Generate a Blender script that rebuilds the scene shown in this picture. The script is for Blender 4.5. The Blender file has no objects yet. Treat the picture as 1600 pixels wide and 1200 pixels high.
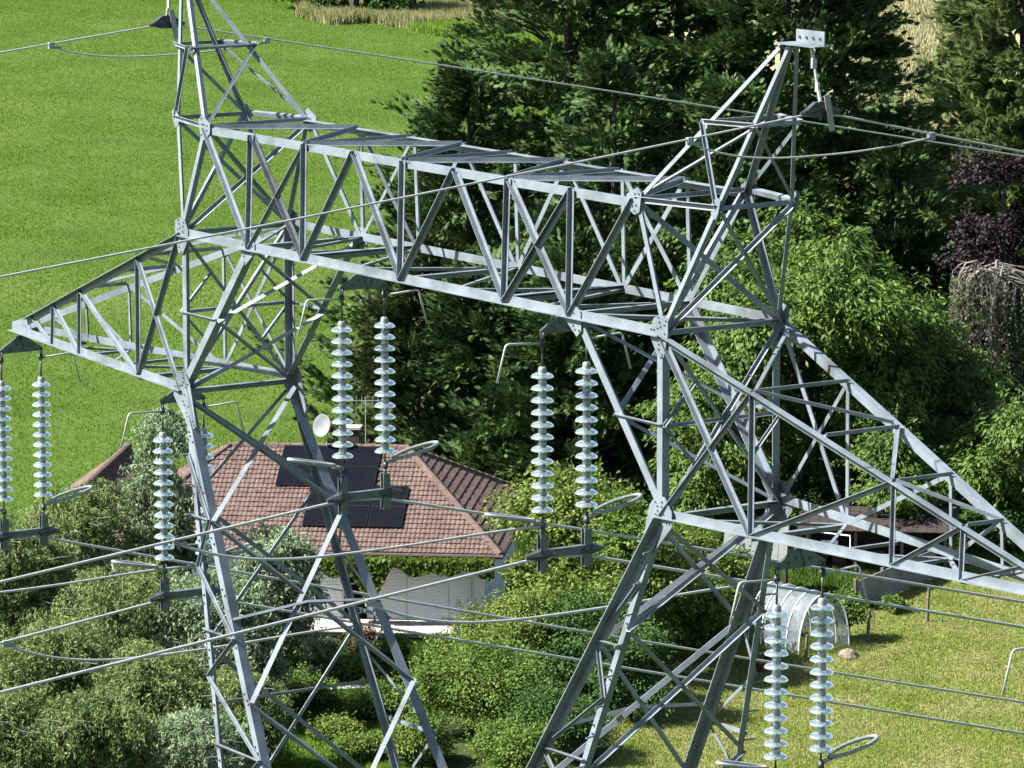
import bpy, math, random
import numpy as np
from mathutils import Vector, Matrix

random.seed(7)
RNG = np.random.default_rng(11)
SC = bpy.context.scene
COL = SC.collection

# ------------------------------------------------------------------ camera, sky, sun, exposure
S = 1.04                     # metres per model unit of the pylon
HB = 22.4                    # height of the pylon's beam above the ground
CAM = np.array([44.66060453 * S, -29.4097638 * S, HB + 7.32583529 * S])
FWD = np.array([-0.81833403, 0.55222013, -0.15931836])
RGT = np.array([0.55957837, 0.82877589, -0.0016024])
UPV = np.array([-0.13115434, 0.09046241, 0.98722596])
cam_data = bpy.data.cameras.new('camera')
cam_data.sensor_width = 36.0
cam_data.lens = 7200 / 1600 * 36.0
cam_data.clip_start = 1.0
cam_data.clip_end = 4000
cam = bpy.data.objects.new('camera', cam_data)
COL.objects.link(cam)
m = Matrix.Identity(4)
for i in range(3):
    m[i][0] = RGT[i]; m[i][1] = UPV[i]; m[i][2] = -FWD[i]; m[i][3] = CAM[i]
cam.matrix_world = m
SC.camera = cam

FH = np.array([FWD[0], FWD[1]]); FH /= np.hypot(*FH)      # horizontal view direction
RH = np.array([FH[1], -FH[0]]) * 1.0                        # to the right of it
SUN_EL = math.radians(45)
_sh = -0.98 * RH - 0.12 * FH                                # the sun stands on the left of the picture
_sh /= np.hypot(*_sh)
SUN_DIR = Vector((_sh[0] * math.cos(SUN_EL), _sh[1] * math.cos(SUN_EL), math.sin(SUN_EL)))
SUN_AZ = math.atan2(_sh[0], _sh[1])

world = bpy.data.worlds.new('World')
SC.world = world
world.use_nodes = True
wn = world.node_tree
bg = wn.nodes['Background']
sky = wn.nodes.new('ShaderNodeTexSky')
sky.sky_type = 'NISHITA'
sky.sun_disc = False
sky.sun_elevation = SUN_EL
sky.sun_rotation = SUN_AZ
wn.links.new(sky.outputs[0], bg.inputs[0])
bg.inputs[1].default_value = 0.05
sun_data = bpy.data.lights.new('sun', 'SUN')
sun_data.energy = 5.0
sun_data.angle = math.radians(0.5)
sun_data.color = (1.0, 0.965, 0.9)
sun = bpy.data.objects.new('sun', sun_data)
COL.objects.link(sun)
sun.rotation_euler = SUN_DIR.to_track_quat('Z', 'Y').to_euler()
SC.view_settings.view_transform = 'Standard'
SC.view_settings.look = 'None'
SC.view_settings.exposure = 2.12
SC.view_settings.gamma = 1.0


def gp(px, d, z=0.0):
    """a world point in image column px (of 1600) at horizontal distance d and height z"""
    dep = d * math.hypot(FWD[0], FWD[1]) + (CAM[2] - z) * -FWD[2]
    lat = (px - 800) / 7200 * dep
    return np.array([CAM[0] + FH[0] * d + RH[0] * lat, CAM[1] + FH[1] * d + RH[1] * lat, z])


def zat(py, d):
    return CAM[2] - d * math.tan(0.16 + math.atan((py - 600) / 7200))


def dat(py, z=0.0):
    return (CAM[2] - z) / math.tan(0.16 + math.atan((py - 600) / 7200))


# ------------------------------------------------------------------ materials
def new_mat(name):
    mt = bpy.data.materials.new(name)
    mt.use_nodes = True
    nt = mt.node_tree
    return mt, nt, nt.nodes['Principled BSDF']


ALB = 0.43                    # the picture is exposed bright: real surfaces stay this much darker than they look


def noise_mat(name, c1, c2, scale=8, rough=0.6, metal=0.0, bump=0.0, bscale=None, detail=4, c3=None, scale2=None, spec=0.5, stretch=None, alb=ALB):
    c1, c2 = ([q * alb for q in c] for c in (c1, c2)); c3 = None if c3 is None else [q * alb for q in c3]
    mt, nt, b = new_mat(name)
    tc = nt.nodes.new('ShaderNodeNewGeometry')
    src = tc.outputs['Position']
    if stretch:
        mp = nt.nodes.new('ShaderNodeMapping'); mp.inputs['Scale'].default_value = stretch[0]
        mp.inputs['Rotation'].default_value = (0, 0, stretch[1])
        nt.links.new(src, mp.inputs[0]); src = mp.outputs[0]
    nz = nt.nodes.new('ShaderNodeTexNoise'); nz.inputs['Scale'].default_value = scale; nz.inputs['Detail'].default_value = detail
    nt.links.new(src, nz.inputs['Vector'])
    rp = nt.nodes.new('ShaderNodeValToRGB')
    rp.color_ramp.elements[0].position = 0.35; rp.color_ramp.elements[1].position = 0.65
    rp.color_ramp.elements[0].color = (*c1, 1); rp.color_ramp.elements[1].color = (*c2, 1)
    nt.links.new(nz.outputs['Fac'], rp.inputs[0])
    out = rp.outputs[0]
    if c3 is not None:
        n2 = nt.nodes.new('ShaderNodeTexNoise'); n2.inputs['Scale'].default_value = scale2; n2.inputs['Detail'].default_value = 5
        nt.links.new(src, n2.inputs['Vector'])
        r2 = nt.nodes.new('ShaderNodeValToRGB'); r2.color_ramp.elements[0].position = 0.5; r2.color_ramp.elements[1].position = 0.68
        nt.links.new(n2.outputs['Fac'], r2.inputs[0])
        mx = nt.nodes.new('ShaderNodeMix'); mx.data_type = 'RGBA'
        nt.links.new(r2.outputs[0], mx.inputs[0]); nt.links.new(out, mx.inputs[6]); mx.inputs[7].default_value = (*c3, 1)
        out = mx.outputs[2]
    nt.links.new(out, b.inputs['Base Color'])
    b.inputs['Roughness'].default_value = rough
    b.inputs['Metallic'].default_value = metal
    b.inputs['Specular IOR Level'].default_value = spec
    if bump:
        nb = nt.nodes.new('ShaderNodeTexNoise'); nb.inputs['Scale'].default_value = bscale or scale * 4; nb.inputs['Detail'].default_value = 4
        nt.links.new(tc.outputs['Position'], nb.inputs['Vector'])
        bp = nt.nodes.new('ShaderNodeBump'); bp.inputs['Strength'].default_value = bump; bp.inputs['Distance'].default_value = 0.05
        nt.links.new(nb.outputs['Fac'], bp.inputs['Height']); nt.links.new(bp.outputs[0], b.inputs['Normal'])
    return mt


def leaf_mat(name, c1, c2, c3=None, transl=0.3, clump=0.7, rough=0.5, spec=0.35, amt3=0.82, rnd=0.55, sc3=0.55, streak=False):
    """leaves: every leaf (mesh island) has its own tint, clumps differ, light passes through a little"""
    c1, c2 = ([q * ALB for q in c] for c in (c1, c2)); c3 = None if c3 is None else [q * ALB for q in c3]
    mt, nt, b = new_mat(name)
    geo = nt.nodes.new('ShaderNodeNewGeometry')
    nz = nt.nodes.new('ShaderNodeTexNoise'); nz.inputs['Scale'].default_value = clump; nz.inputs['Detail'].default_value = 3
    nt.links.new(geo.outputs['Position'], nz.inputs['Vector'])
    ad = nt.nodes.new('ShaderNodeMath'); ad.operation = 'MULTIPLY_ADD'
    nt.links.new(geo.outputs['Random Per Island'], ad.inputs[0]); ad.inputs[1].default_value = rnd
    sc = nt.nodes.new('ShaderNodeMath'); sc.operation = 'MULTIPLY_ADD'; sc.inputs[1].default_value = 1.6; sc.inputs[2].default_value = -0.28 - rnd / 2
    nt.links.new(nz.outputs['Fac'], sc.inputs[0]); nt.links.new(sc.outputs[0], ad.inputs[2])
    rp = nt.nodes.new('ShaderNodeValToRGB')
    rp.color_ramp.elements[0].position = 0.1; rp.color_ramp.elements[1].position = 0.85
    rp.color_ramp.elements[0].color = (*c1, 1); rp.color_ramp.elements[1].color = (*c2, 1)
    nt.links.new(ad.outputs[0], rp.inputs[0])
    out = rp.outputs[0]
    if c3 is not None:
        n2 = nt.nodes.new('ShaderNodeTexNoise'); n2.inputs['Scale'].default_value = sc3; n2.inputs['Detail'].default_value = 4
        if streak:        # mowing lines run across the slope
            mp = nt.nodes.new('ShaderNodeMapping'); mp.inputs['Rotation'].default_value = (0, 0, math.radians(38)); mp.inputs['Scale'].default_value = (0.25, 3.2, 1)
            nt.links.new(geo.outputs['Position'], mp.inputs[0]); nt.links.new(mp.outputs[0], n2.inputs['Vector'])
        else:
            nt.links.new(geo.outputs['Position'], n2.inputs['Vector'])
        a2 = nt.nodes.new('ShaderNodeMath'); a2.operation = 'MULTIPLY_ADD'; a2.inputs[1].default_value = 0.35
        nt.links.new(geo.outputs['Random Per Island'], a2.inputs[0]); nt.links.new(n2.outputs['Fac'], a2.inputs[2])
        r2 = nt.nodes.new('ShaderNodeValToRGB'); r2.color_ramp.elements[0].position = amt3; r2.color_ramp.elements[1].position = amt3 + 0.14
        nt.links.new(a2.outputs[0], r2.inputs[0])
        mx = nt.nodes.new('ShaderNodeMix'); mx.data_type = 'RGBA'
        nt.links.new(r2.outputs[0], mx.inputs[0]); nt.links.new(out, mx.inputs[6]); mx.inputs[7].default_value = (*c3, 1)
        out = mx.outputs[2]
    nt.links.new(out, b.inputs['Base Color'])
    b.inputs['Roughness'].default_value = max(rough, .6)
    b.inputs['Specular IOR Level'].default_value = spec * .4
    tr = nt.nodes.new('ShaderNodeBsdfTranslucent'); nt.links.new(out, tr.inputs[0])
    ms = nt.nodes.new('ShaderNodeMixShader'); ms.inputs[0].default_value = transl
    nt.links.new(b.outputs[0], ms.inputs[1]); nt.links.new(tr.outputs[0], ms.inputs[2])
    nt.links.new(ms.outputs[0], nt.nodes['Material Output'].inputs[0])
    return mt


def glass_mat(name, col, transm, rough):
    mt, nt, b = new_mat(name)
    b.inputs['Base Color'].default_value = (*col, 1)
    b.inputs['Transmission Weight'].default_value = transm
    b.inputs['Roughness'].default_value = rough
    b.inputs['IOR'].default_value = 1.5
    b.inputs['Specular IOR Level'].default_value = 0.8
    return mt


M = {}
M['steel'] = noise_mat('galvanised_steel', (0.25, 0.30, 0.355), (0.33, 0.388, 0.448), 5, 0.55, 0.1, 0.05, 60, c3=(0.175, 0.205, 0.23), scale2=1.7)
M['plate'] = noise_mat('dull_zinc', (0.15, 0.19, 0.21), (0.235, 0.285, 0.305), 14, 0.55, 0.4, 0.06, 80)
M['bolt'] = noise_mat('bolt_steel', (0.11, 0.13, 0.15), (0.18, 0.20, 0.22), 20, 0.5, 0.6)
M['alu'] = noise_mat('weathered_aluminium', (0.60, 0.63, 0.66), (0.76, 0.79, 0.82), 12, 0.45, 0.15)
M['ring'] = noise_mat('ring_aluminium', (0.40, 0.43, 0.45), (0.55, 0.58, 0.6), 10, 0.45, 0.3)
M['clampmetal'] = noise_mat('dark_cast_metal', (0.07, 0.085, 0.095), (0.13, 0.15, 0.165), 16, 0.5, 0.5)
M['cap'] = noise_mat('cap_metal', (0.36, 0.40, 0.43), (0.48, 0.52, 0.55), 18, 0.45, 0.3)
M['glass'] = glass_mat('toughened_glass', (0.66, 0.79, 0.80), 0.92, 0.06)
M['rust'] = noise_mat('rust', (0.12, 0.05, 0.03), (0.25, 0.09, 0.05), 15, 0.8)

# ------------------------------------------------------------------ mesh helpers


def link(name, verts, faces, mat, parent=None, smooth=False):
    me = bpy.data.meshes.new(name)
    me.from_pydata([tuple(v) for v in verts], [], faces)
    me.update()
    if smooth:
        me.polygons.foreach_set('use_smooth', np.ones(len(me.polygons), dtype=bool))
    me.materials.append(M[mat] if isinstance(mat, str) else mat)
    o = bpy.data.objects.new(name, me)
    COL.objects.link(o)
    if parent is not None:
        o.parent = parent
    return o


def np_mesh(name, V, n, mat, parent=None):
    """mesh from an (N*n,3) array: N separate n-gons"""
    V = np.ascontiguousarray(V.reshape(-1, 3), dtype=np.float32)
    nv = len(V); nf = nv // n
    me = bpy.data.meshes.new(name)
    me.vertices.add(nv); me.vertices.foreach_set('co', V.ravel())
    me.loops.add(nv); me.loops.foreach_set('vertex_index', np.arange(nv, dtype=np.int32))
    me.polygons.add(nf)
    me.polygons.foreach_set('loop_start', np.arange(0, nv, n, dtype=np.int32))
    me.polygons.foreach_set('loop_total', np.full(nf, n, dtype=np.int32))
    me.update(calc_edges=True)
    me.materials.append(M[mat] if isinstance(mat, str) else mat)
    o = bpy.data.objects.new(name, me)
    COL.objects.link(o)
    if parent is not None:
        o.parent = parent
    return o


class MB:
    def __init__(s):
        s.v = []; s.f = []

    def add(s, vs, fs):
        k = len(s.v)
        s.v += [tuple(map(float, v)) for v in vs]
        s.f += [[i + k for i in f] for f in fs]

    def box(s, c, sx, sy, sz, ax=None):
        X, Y, Z = ax if ax is not None else (np.array([1., 0, 0]), np.array([0, 1., 0]), np.array([0, 0, 1.]))
        c = np.asarray(c, float)
        vs = [c + X * sx / 2 * a + Y * sy / 2 * b + Z * sz / 2 * d for d in (-1, 1) for b in (-1, 1) for a in (-1, 1)]
        s.add(vs, [(0, 2, 3, 1), (4, 5, 7, 6), (0, 1, 5, 4), (2, 6, 7, 3), (0, 4, 6, 2), (1, 3, 7, 5)])

    def prism(s, poly, t):
        """closed polygon (3-D points) extruded by vector t"""
        n = len(poly); poly = [np.asarray(p, float) for p in poly]
        nrm = np.zeros(3)
        for i in range(n):
            nrm += np.cross(poly[i], poly[(i + 1) % n])
        if nrm @ t > 0:
            poly = poly[::-1]
        vs = poly + [p + t for p in poly]
        fs = [list(range(n)), list(range(2 * n - 1, n - 1, -1))]
        fs += [[(i + 1) % n, i, i + n, (i + 1) % n + n] for i in range(n)]
        s.add(vs, fs)

    def tube(s, pts, r, seg=8, cap=True):
        pts = [np.asarray(p, float) for p in pts]
        rs = r if hasattr(r, '__len__') else [r] * len(pts)
        prev = None; rings = []
        for i, p in enumerate(pts):
            t = pts[min(i + 1, len(pts) - 1)] - pts[max(i - 1, 0)]
            t /= np.linalg.norm(t) + 1e-12
            if prev is None:
                a = np.array([0, 0, 1.]) if abs(t[2]) < 0.9 else np.array([1., 0, 0])
                u = np.cross(t, a)
            else:
                u = prev - t * (prev @ t)
            u /= np.linalg.norm(u); prev = u
            w = np.cross(t, u)
            rings.append([p + rs[i] * (math.cos(k * 2 * math.pi / seg) * u + math.sin(k * 2 * math.pi / seg) * w) for k in range(seg)])
        vs = [q for rg in rings for q in rg]; fs = []
        for i in range(len(pts) - 1):
            for k in range(seg):
                a = i * seg + k; b2 = i * seg + (k + 1) % seg
                fs.append((a, b2, b2 + seg, a + seg))
        if cap:
            fs.append(list(range(seg))[::-1]); fs.append([len(vs) - seg + k for k in range(seg)])
        s.add(vs, fs)

    def lathe(s, prof, c=(0, 0, 0), seg=16, close=False):
        c = np.asarray(c, float); n = len(prof)
        vs = [c + np.array([r * math.cos(a * 2 * math.pi / seg), r * math.sin(a * 2 * math.pi / seg), z]) for r, z in prof for a in range(seg)]
        fs = []
        for i in range(n if close else n - 1):
            j = (i + 1) % n
            for a in range(seg):
                b = (a + 1) % seg
                fs.append((i * seg + a, i * seg + b, j * seg + b, j * seg + a))
        if not close:
            fs.append([a for a in range(seg)][::-1]); fs.append([(n - 1) * seg + a for a in range(seg)])
        s.add(vs, fs)

    def build(s, name, mat, parent=None, smooth=False):
        return link(name, s.v, s.f, mat, parent, smooth)


def empty(name, loc, label, cat, group=None, rz=0.0):
    o = bpy.data.objects.new(name, None)
    COL.objects.link(o)
    o.location = loc; o.rotation_euler = (0, 0, rz)
    tag(o, label, cat, group)
    return o


def tag(o, label, cat, group=None, kind=None):
    if label: o['label'] = label
    if cat: o['category'] = cat
    if group: o['group'] = group
    if kind: o['kind'] = kind
    return o


def struct(o, kind='structure'):
    o['kind'] = kind
    return o


def unit(v):
    v = np.asarray(v, float)
    return v / (np.linalg.norm(v) + 1e-12)


# ------------------------------------------------------------------ the pylon (all coordinates in model units, beam underside = 0)
Xo, Xi, Wb, Xk, Wk, Xt, Zt, Zc = 5.1345, 3.4399, 0.7915, 5.1382, 0.7942, 10.9846, -2.0138, 1.3842
Xeo, Weo, Xei, Wei = 5.7304, 0.5063, 4.5733, 0.7506
Z1, X1o, W1o, X1i, W1i = 2.2819, 6.0876, 0.3001, 5.4355, 0.4878
Xap, Zap, Xtt, Ztt, Wt = 6.3162, 3.1238, 10.6, -1.80, 0.075
Zk = -2.0

pylon = empty('lattice_pylon', (0, 0, 0), 'grey galvanised steel lattice pylon with two pointed ears and six hanging insulator sets', 'pylon')


def W(p):
    return np.array([p[0] * S, p[1] * S, HB + p[2] * S])


def angle(p, q, w, nA, nB, name, trim=0.0, t=None, mat='steel', wb=None):
    """a steel L section from p to q (model units); flange A along nA, flange B along nB, heel on the axis"""
    p = W(p); q = W(q)
    d = unit(q - p)
    if trim:
        p = p + d * trim; q = q - d * trim
    a = np.asarray(nA, float); a = unit(a - d * (a @ d))
    b = np.asarray(nB, float); b = b - d * (b @ d); b = unit(b - a * (a @ b))
    t = t or max(0.008, w * 0.1)
    wb = wb or w
    prof = [(0, 0), (w, 0), (w, t), (t, t), (t, wb), (0, wb)]
    P = [p + a * x + b * y for x, y in prof]; Q = [q + a * x + b * y for x, y in prof]
    vs = P + Q
    fs = [[i, (i + 1) % 6, (i + 1) % 6 + 6, i + 6] for i in range(6)]
    fs += [[3, 2, 1, 0], [5, 4, 3, 0], [6, 7, 8, 9], [6, 9, 10, 11]]
    if np.cross(a, b) @ d < 0:
        fs = [f[::-1] for f in fs]
    fs = [f[::-1] for f in fs]
    return link(name, vs, fs, mat, pylon)


XP = np.array([1., 0, 0]); ZP = np.array([0, 0, 1.]); YP = np.array([0, 1., 0])


def brace(p, q, w, N, name='beam_brace', off=0.0, trim=0.0, flip=1):
    """bracing angle lying in a face with outward normal N: the flat flange in the face, the other standing out on the
    side away from +x"""
    p = np.asarray(p, float); q = np.asarray(q, float)
    w = w * 0.88
    d = unit(q - p); N = unit(N)
    a = np.cross(d, N)
    key = a[0] if abs(a[0]) > 0.12 else (-a[2] if abs(a[2]) > 0.12 else a[1])
    if N[0] > 0.3: flip = -flip
    if key * flip < 0: a = -a
    o = N * off / S - a * (w / 2) / S
    return angle(p + o, q + o, w, a, N, name, trim)


def gusset(c, dirs, N, off=0.014, t=0.012, wid=0.07, name='gusset_plate', bolts=True):
    """bolted plate round node c, reaching along the given (direction, reach) pairs"""
    c = W(c); N = unit(N)
    e1 = unit(np.cross(N, ZP)) if abs(N[2]) < 0.95 else XP
    e2 = np.cross(N, e1)
    pts = []
    bl = []
    for d, r in dirs:
        d = np.asarray(d, float); d = unit(d - N * (d @ N))
        pr = np.cross(N, d)
        for s_ in (-1, 1):
            for rr in (r, -0.04):
                v = d * rr + pr * wid * s_
                pts.append((v @ e1, v @ e2))
        k = 0.07
        while k < r - 0.02:
            bl.append(d * k + pr * wid * 0.5 * (1 if int(k * 100) % 2 else -1)); k += 0.055
    # convex hull
    pts = sorted(set((round(a, 4), round(b, 4)) for a, b in pts))
    def half(ps):
        h = []
        for p in ps:
            while len(h) > 1 and (h[-1][0] - h[-2][0]) * (p[1] - h[-2][1]) - (h[-1][1] - h[-2][1]) * (p[0] - h[-2][0]) <= 0:
                h.pop()
            h.append(p)
        return h[:-1]
    hull = half(pts) + half(pts[::-1])
    mb = MB()
    base = c + N * off
    mb.prism([base + e1 * a + e2 * b for a, b in hull], N * t)
    o = mb.build(name, 'steel', pylon)
    if bolts:
        mb = MB()
        for v in bl:
            pb = base + N * (t + 0.001) + v
            mb.prism([pb + 0.010 * (math.cos(k * math.pi / 3) * e1 + math.sin(k * math.pi / 3) * e2) for k in range(6)], N * 0.012)
        mb.build('bolts', 'bolt', o)['kind'] = 'stuff'
    return o


TX = [-Xei, -3.42, -2.18, -1.08, 0, 1.08, 2.18, 3.42, Xei]
BX = [-Xi, -2.16, 0, 2.16, Xi]


def zy(x):           # half depth of the beam's top chord
    return Wei


for sy in (-1, 1):
    N = np.array([0, sy, 0.])
    yb = sy * Wb; yt = sy * Wei
    T = [(x, yt, Zc) for x in TX]
    B = [(x, yb, 0) for x in BX]
    # chords
    angle(T[0], T[8], 0.092, -ZP, -N, 'beam_chord')
    out = N if sy < 0 else N
    angle((-Xo, yb, -0.03), (Xo, yb, -0.03), 0.105, ZP, out, 'beam_chord', wb=0.085)
    w = 0.075; f = 0.01
    for t_, b_ in ((0, 0), (1, 1)):
        brace(T[t_], B[b_], w, N); brace(T[8 - t_], B[4 - b_], w, N)
    brace(B[1], T[3], w, N, off=f); brace(T[3], B[2], w, N); brace(B[2], T[5], w, N, off=f); brace(T[5], B[3], w, N)
    brace(B[3], T[7], w, N, off=f); brace(T[1], B[1], w, N)
    brace(T[6], B[4], w, N)
    brace(T[2], B[0], 0.055, N, off=f)
    for t_, b_ in ((1, 0), (2, 1), (4, 2), (6, 3), (7, 4)):
        brace(T[t_], B[b_], 0.07, N, off=0.02)

# top and bottom planes of the beam
for k in (0, 2, 4, 6, 8):
    brace((TX[k], -Wei, Zc - 0.02), (TX[k], Wei, Zc - 0.02), 0.06, ZP)
for k in (0, 2, 4, 6):
    brace((TX[k] + .05, -Wei, Zc - 0.02), (TX[k + 1], Wei, Zc - 0.02), 0.07, ZP)
    brace((TX[k + 1], Wei, Zc - 0.02), (TX[k + 2] - .05, -Wei, Zc - 0.02), 0.065, ZP)
for x in (-Xo, -Xi, -2.16, 0, 2.16, Xi, Xo):
    brace((x, -Wb, 0.03), (x, Wb, 0.03), 0.075, -ZP)
for a, mxx, c in ((-2.16, -1.08, 0), (0, 1.08, 2.16), (-Xi, -2.8, -2.16), (2.16, 2.8, Xi)):
    brace((a, Wb, 0.02), (mxx, -Wb, 0.02), 0.05, -ZP); brace((mxx, -Wb, 0.02), (c, Wb, 0.02), 0.05, -ZP)
for s in (-1, 1):
    brace((s * Xi, -Wb, 0.02), (s * Xo, Wb, 0.02), 0.06, -ZP)
    brace((s * 2.1447, -Wb, 0.06), (s * 2.1447, Wb, 0.06), 0.10, -ZP)

hull_nodes = {}
for s in (-1, 1):
    sx = np.array([s, 0, 0.])
    nd = {}
    for ty, sy in (('F', -1), ('B', 1)):
        nd[ty + 'O'] = np.array((s * Xo, sy * Wb, 0.)); nd[ty + 'I'] = np.array((s * Xi, sy * Wb, 0.))
        nd[ty + 'K'] = np.array((s * Xk, sy * Wk, Zk))
        nd[ty + 'TO'] = np.array((s * Xeo, sy * Weo, Zc)); nd[ty + 'TI'] = np.array((s * Xei, sy * Wei, Zc))
        nd[ty + '1O'] = np.array((s * X1o, sy * W1o, Z1)); nd[ty + '1I'] = np.array((s * X1i, sy * W1i, Z1))
        nd[ty + 'AO'] = np.array((s * (Xap + .06), sy * 0.06, Zap)); nd[ty + 'AI'] = np.array((s * (Xap - .12), sy * 0.07, Zap))
        nd[ty + 'P'] = np.array((s * Xt, sy * Wt, Zt)); nd[ty + 'Q'] = np.array((s * Xtt, sy * (Wt + .02), Ztt))
    # ---- ear: legs
    for ty, sy in (('F', -1), ('B', 1)):
        N = np.array([0, sy, 0.])
        angle(nd[ty + 'O'], nd[ty + 'TO'], 0.06, -sx, -N, 'ear_leg')
        angle(nd[ty + 'O'], nd[ty + 'TI'], 0.07, sx, -N, 'ear_leg')
        angle(nd[ty + 'TO'], nd[ty + 'AO'], 0.055, -sx, -N, 'ear_leg')
        angle(nd[ty + 'TI'], nd[ty + 'AI'], 0.06, sx, -N, 'ear_leg')
        # front and back faces of the ear
        Nf = N + ZP * 0.3
        brace(nd[ty + 'TI'], nd[ty + 'TO'], 0.07, Nf, 'ear_brace')
        brace(nd[ty + '1I'], nd[ty + '1O'], 0.055, Nf, 'ear_brace')
        if ty == 'F':
            brace(nd[ty + '1I'], nd[ty + 'TO'], 0.05, Nf, 'ear_brace')
        else:
            brace(nd[ty + 'TI'], nd[ty + '1O'], 0.05, Nf, 'ear_brace')
    # inner and outer sloping faces
    Ni = unit(-sx * 0.8 + ZP * 0.6); No = unit(sx * 0.9 + ZP * 0.3)
    brace(nd['F1I'], nd['B1I'], 0.06, Ni, 'ear_brace'); brace(nd['F1O'], nd['B1O'], 0.055, No, 'ear_brace')
    brace(nd['FTO'], nd['BTO'], 0.065, No, 'ear_brace')
    brace(nd['FTI'], nd['B1I'], 0.05, Ni, 'ear_brace')
    brace(nd['F1O'], nd['BTO'], 0.05, No, 'ear_brace')
    brace(nd['FTI'], nd['BO'], 0.075, -sx, 'ear_brace'); brace(nd['BTI'], nd['FO'], 0.065, -sx, 'ear_brace', off=0.015)
    brace(nd['BTO'], nd['FO'], 0.06, sx, 'ear_brace'); brace(nd['FTO'], nd['BO'], 0.06, sx, 'ear_brace', off=0.015)
    # ear head: angle with a standing, punched flange, and the cheek plates under it
    hd = MB()
    c = W((s * (Xap + 0.22), 0, Zap + 0.03))
    hd.box(c, 0.72, 0.26, 0.014)
    hd.box(c + np.array([s * 0.08, 0.03, 0.085]), 0.5, 0.014, 0.15)
    h = hd.build('ear_head', 'steel', pylon)
    bb = MB()
    for k in range(4):
        p = c + np.array([s * (-0.1 + 0.12 * k), 0.022, 0.08])
        bb.prism([p + np.array([0.016 * math.cos(a * math.pi / 3), 0, 0.016 * math.sin(a * math.pi / 3)]) for a in range(6)], np.array([0, -0.014, 0]))
    bb.build('bolts', 'bolt', h)['kind'] = 'stuff'
    # ---- fork head between beam and knee
    for ty, sy in (('F', -1), ('B', 1)):
        N = np.array([0, sy, 0.])
        angle(nd[ty + 'O'], nd[ty + 'K'], 0.10, -sx if s > 0 else -sx, -N, 'fork_leg')
        angle(nd[ty + 'I'], nd[ty + 'K'], 0.11, unit(sx + ZP * 0.3), -N, 'fork_leg')
    mid = {t: (nd[t + 'I'] + nd[t + 'K']) / 2 for t in 'FB'}
    om = {t: (nd[t + 'O'] + nd[t + 'K']) / 2 for t in 'FB'}
    Nin = unit(np.cross(nd['FK'] - nd['FI'], YP)); Nin = Nin if Nin[0] * s < 0 else -Nin
    brace(nd['FI'], mid['B'], 0.06, Nin, 'fork_brace'); brace(nd['BI'], mid['F'], 0.06, Nin, 'fork_brace', off=0.012)
    brace(mid['F'], nd['BK'], 0.06, Nin, 'fork_brace'); brace(mid['B'], nd['FK'], 0.06, Nin, 'fork_brace', off=0.012)
    brace(nd['FO'], nd['BK'], 0.055, sx, 'fork_brace'); brace(nd['BO'], nd['FK'], 0.055, sx, 'fork_brace', off=0.012)
    brace(om['F'], om['B'], 0.05, sx, 'fork_brace', off=0.02)
    for a, b in (('F', 'B'), ('B', 'F')):
        lo = om[a] * 0.5 + nd[a + 'K'] * 0.5
        q1 = nd[a + 'K'] + (nd[b + 'O'] - nd[a + 'K']) * 0.27
        q2 = nd[a + 'O'] + (nd[b + 'K'] - nd[a + 'O']) * 0.27
        brace(om[a], q1, 0.04, sx, 'fork_brace', off=0.02); brace(om[a], q2, 0.04, sx, 'fork_brace', off=0.02)
    for ty, sy in (('F', -1), ('B', 1)):
        N = np.array([0, sy, 0.])
        brace(mid[ty], om[ty], 0.04, N, 'fork_brace')
    brace(nd['FK'] + ZP * 0.02, nd['BK'] + ZP * 0.02, 0.09, -ZP, 'fork_brace')
    # ---- crossarm
    fr = [0.24, 0.59, 0.755, 0.90]

    def bot(t, f): return nd[t + 'K'] + (nd[t + 'P'] - nd[t + 'K']) * f

    def top(t, f):
        x = nd[t + 'K'][0] + (nd[t + 'P'][0] - nd[t + 'K'][0]) * f
        g = (x - nd[t + 'O'][0]) / (nd[t + 'Q'][0] - nd[t + 'O'][0])
        return nd[t + 'O'] + (nd[t + 'Q'] - nd[t + 'O']) * g
    for ty, sy in (('F', -1), ('B', 1)):
        N = np.array([0, sy, 0.])
        angle(nd[ty + 'K'], nd[ty + 'P'] + sx * 0.08, 0.10, ZP, N, 'arm_chord', wb=0.08)
        angle(nd[ty + 'O'], nd[ty + 'Q'], 0.092, -ZP, N, 'arm_chord', wb=0.09)
        for k, f in enumerate(fr[:3]):
            brace(top(ty, f), bot(ty, f), 0.06 if k == 0 else 0.05, N, 'arm_brace', off=0.008)
        brace(nd[ty + 'O'], bot(ty, fr[0]), 0.07, N, 'arm_brace'); brace(top(ty, fr[0]), nd[ty + 'K'], 0.055, N, 'arm_brace', off=0.014)
        brace(top(ty, fr[1]), bot(ty, fr[0]), 0.06, N, 'arm_brace'); brace(top(ty, fr[2]), bot(ty, fr[1]), 0.055, N, 'arm_brace')
        brace(top(ty, fr[3]), bot(ty, fr[2]), 0.045, N, 'arm_brace')
    Nt = unit(np.cross(nd['FQ'] - nd['FO'], YP)); Nt = Nt if Nt[2] > 0 else -Nt
    fm = [0.0, 0.24, 0.415, 0.59, 0.755]
    for i, f in enumerate(fm[1:]):
        brace(top('F', f), top('B', f), 0.055, Nt, 'arm_brace')
        if i == 0: brace(top('B', 0.03), top('F', f), 0.055, Nt, 'arm_brace')
    brace(top('F', .24), top('B', .40), 0.05, Nt, 'arm_brace'); brace(top('B', .415), top('F', .58), 0.05, Nt, 'arm_brace')
    brace(top('F', .59), top('B', .75), 0.05, Nt, 'arm_brace')
    for i, f in enumerate((0.12, 0.24, 0.42, 0.59, 0.755)):
        if i != 0: brace(bot('F', f), bot('B', f), 0.075 if i == 1 else 0.05, -ZP, 'arm_brace', off=0.0)
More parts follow.
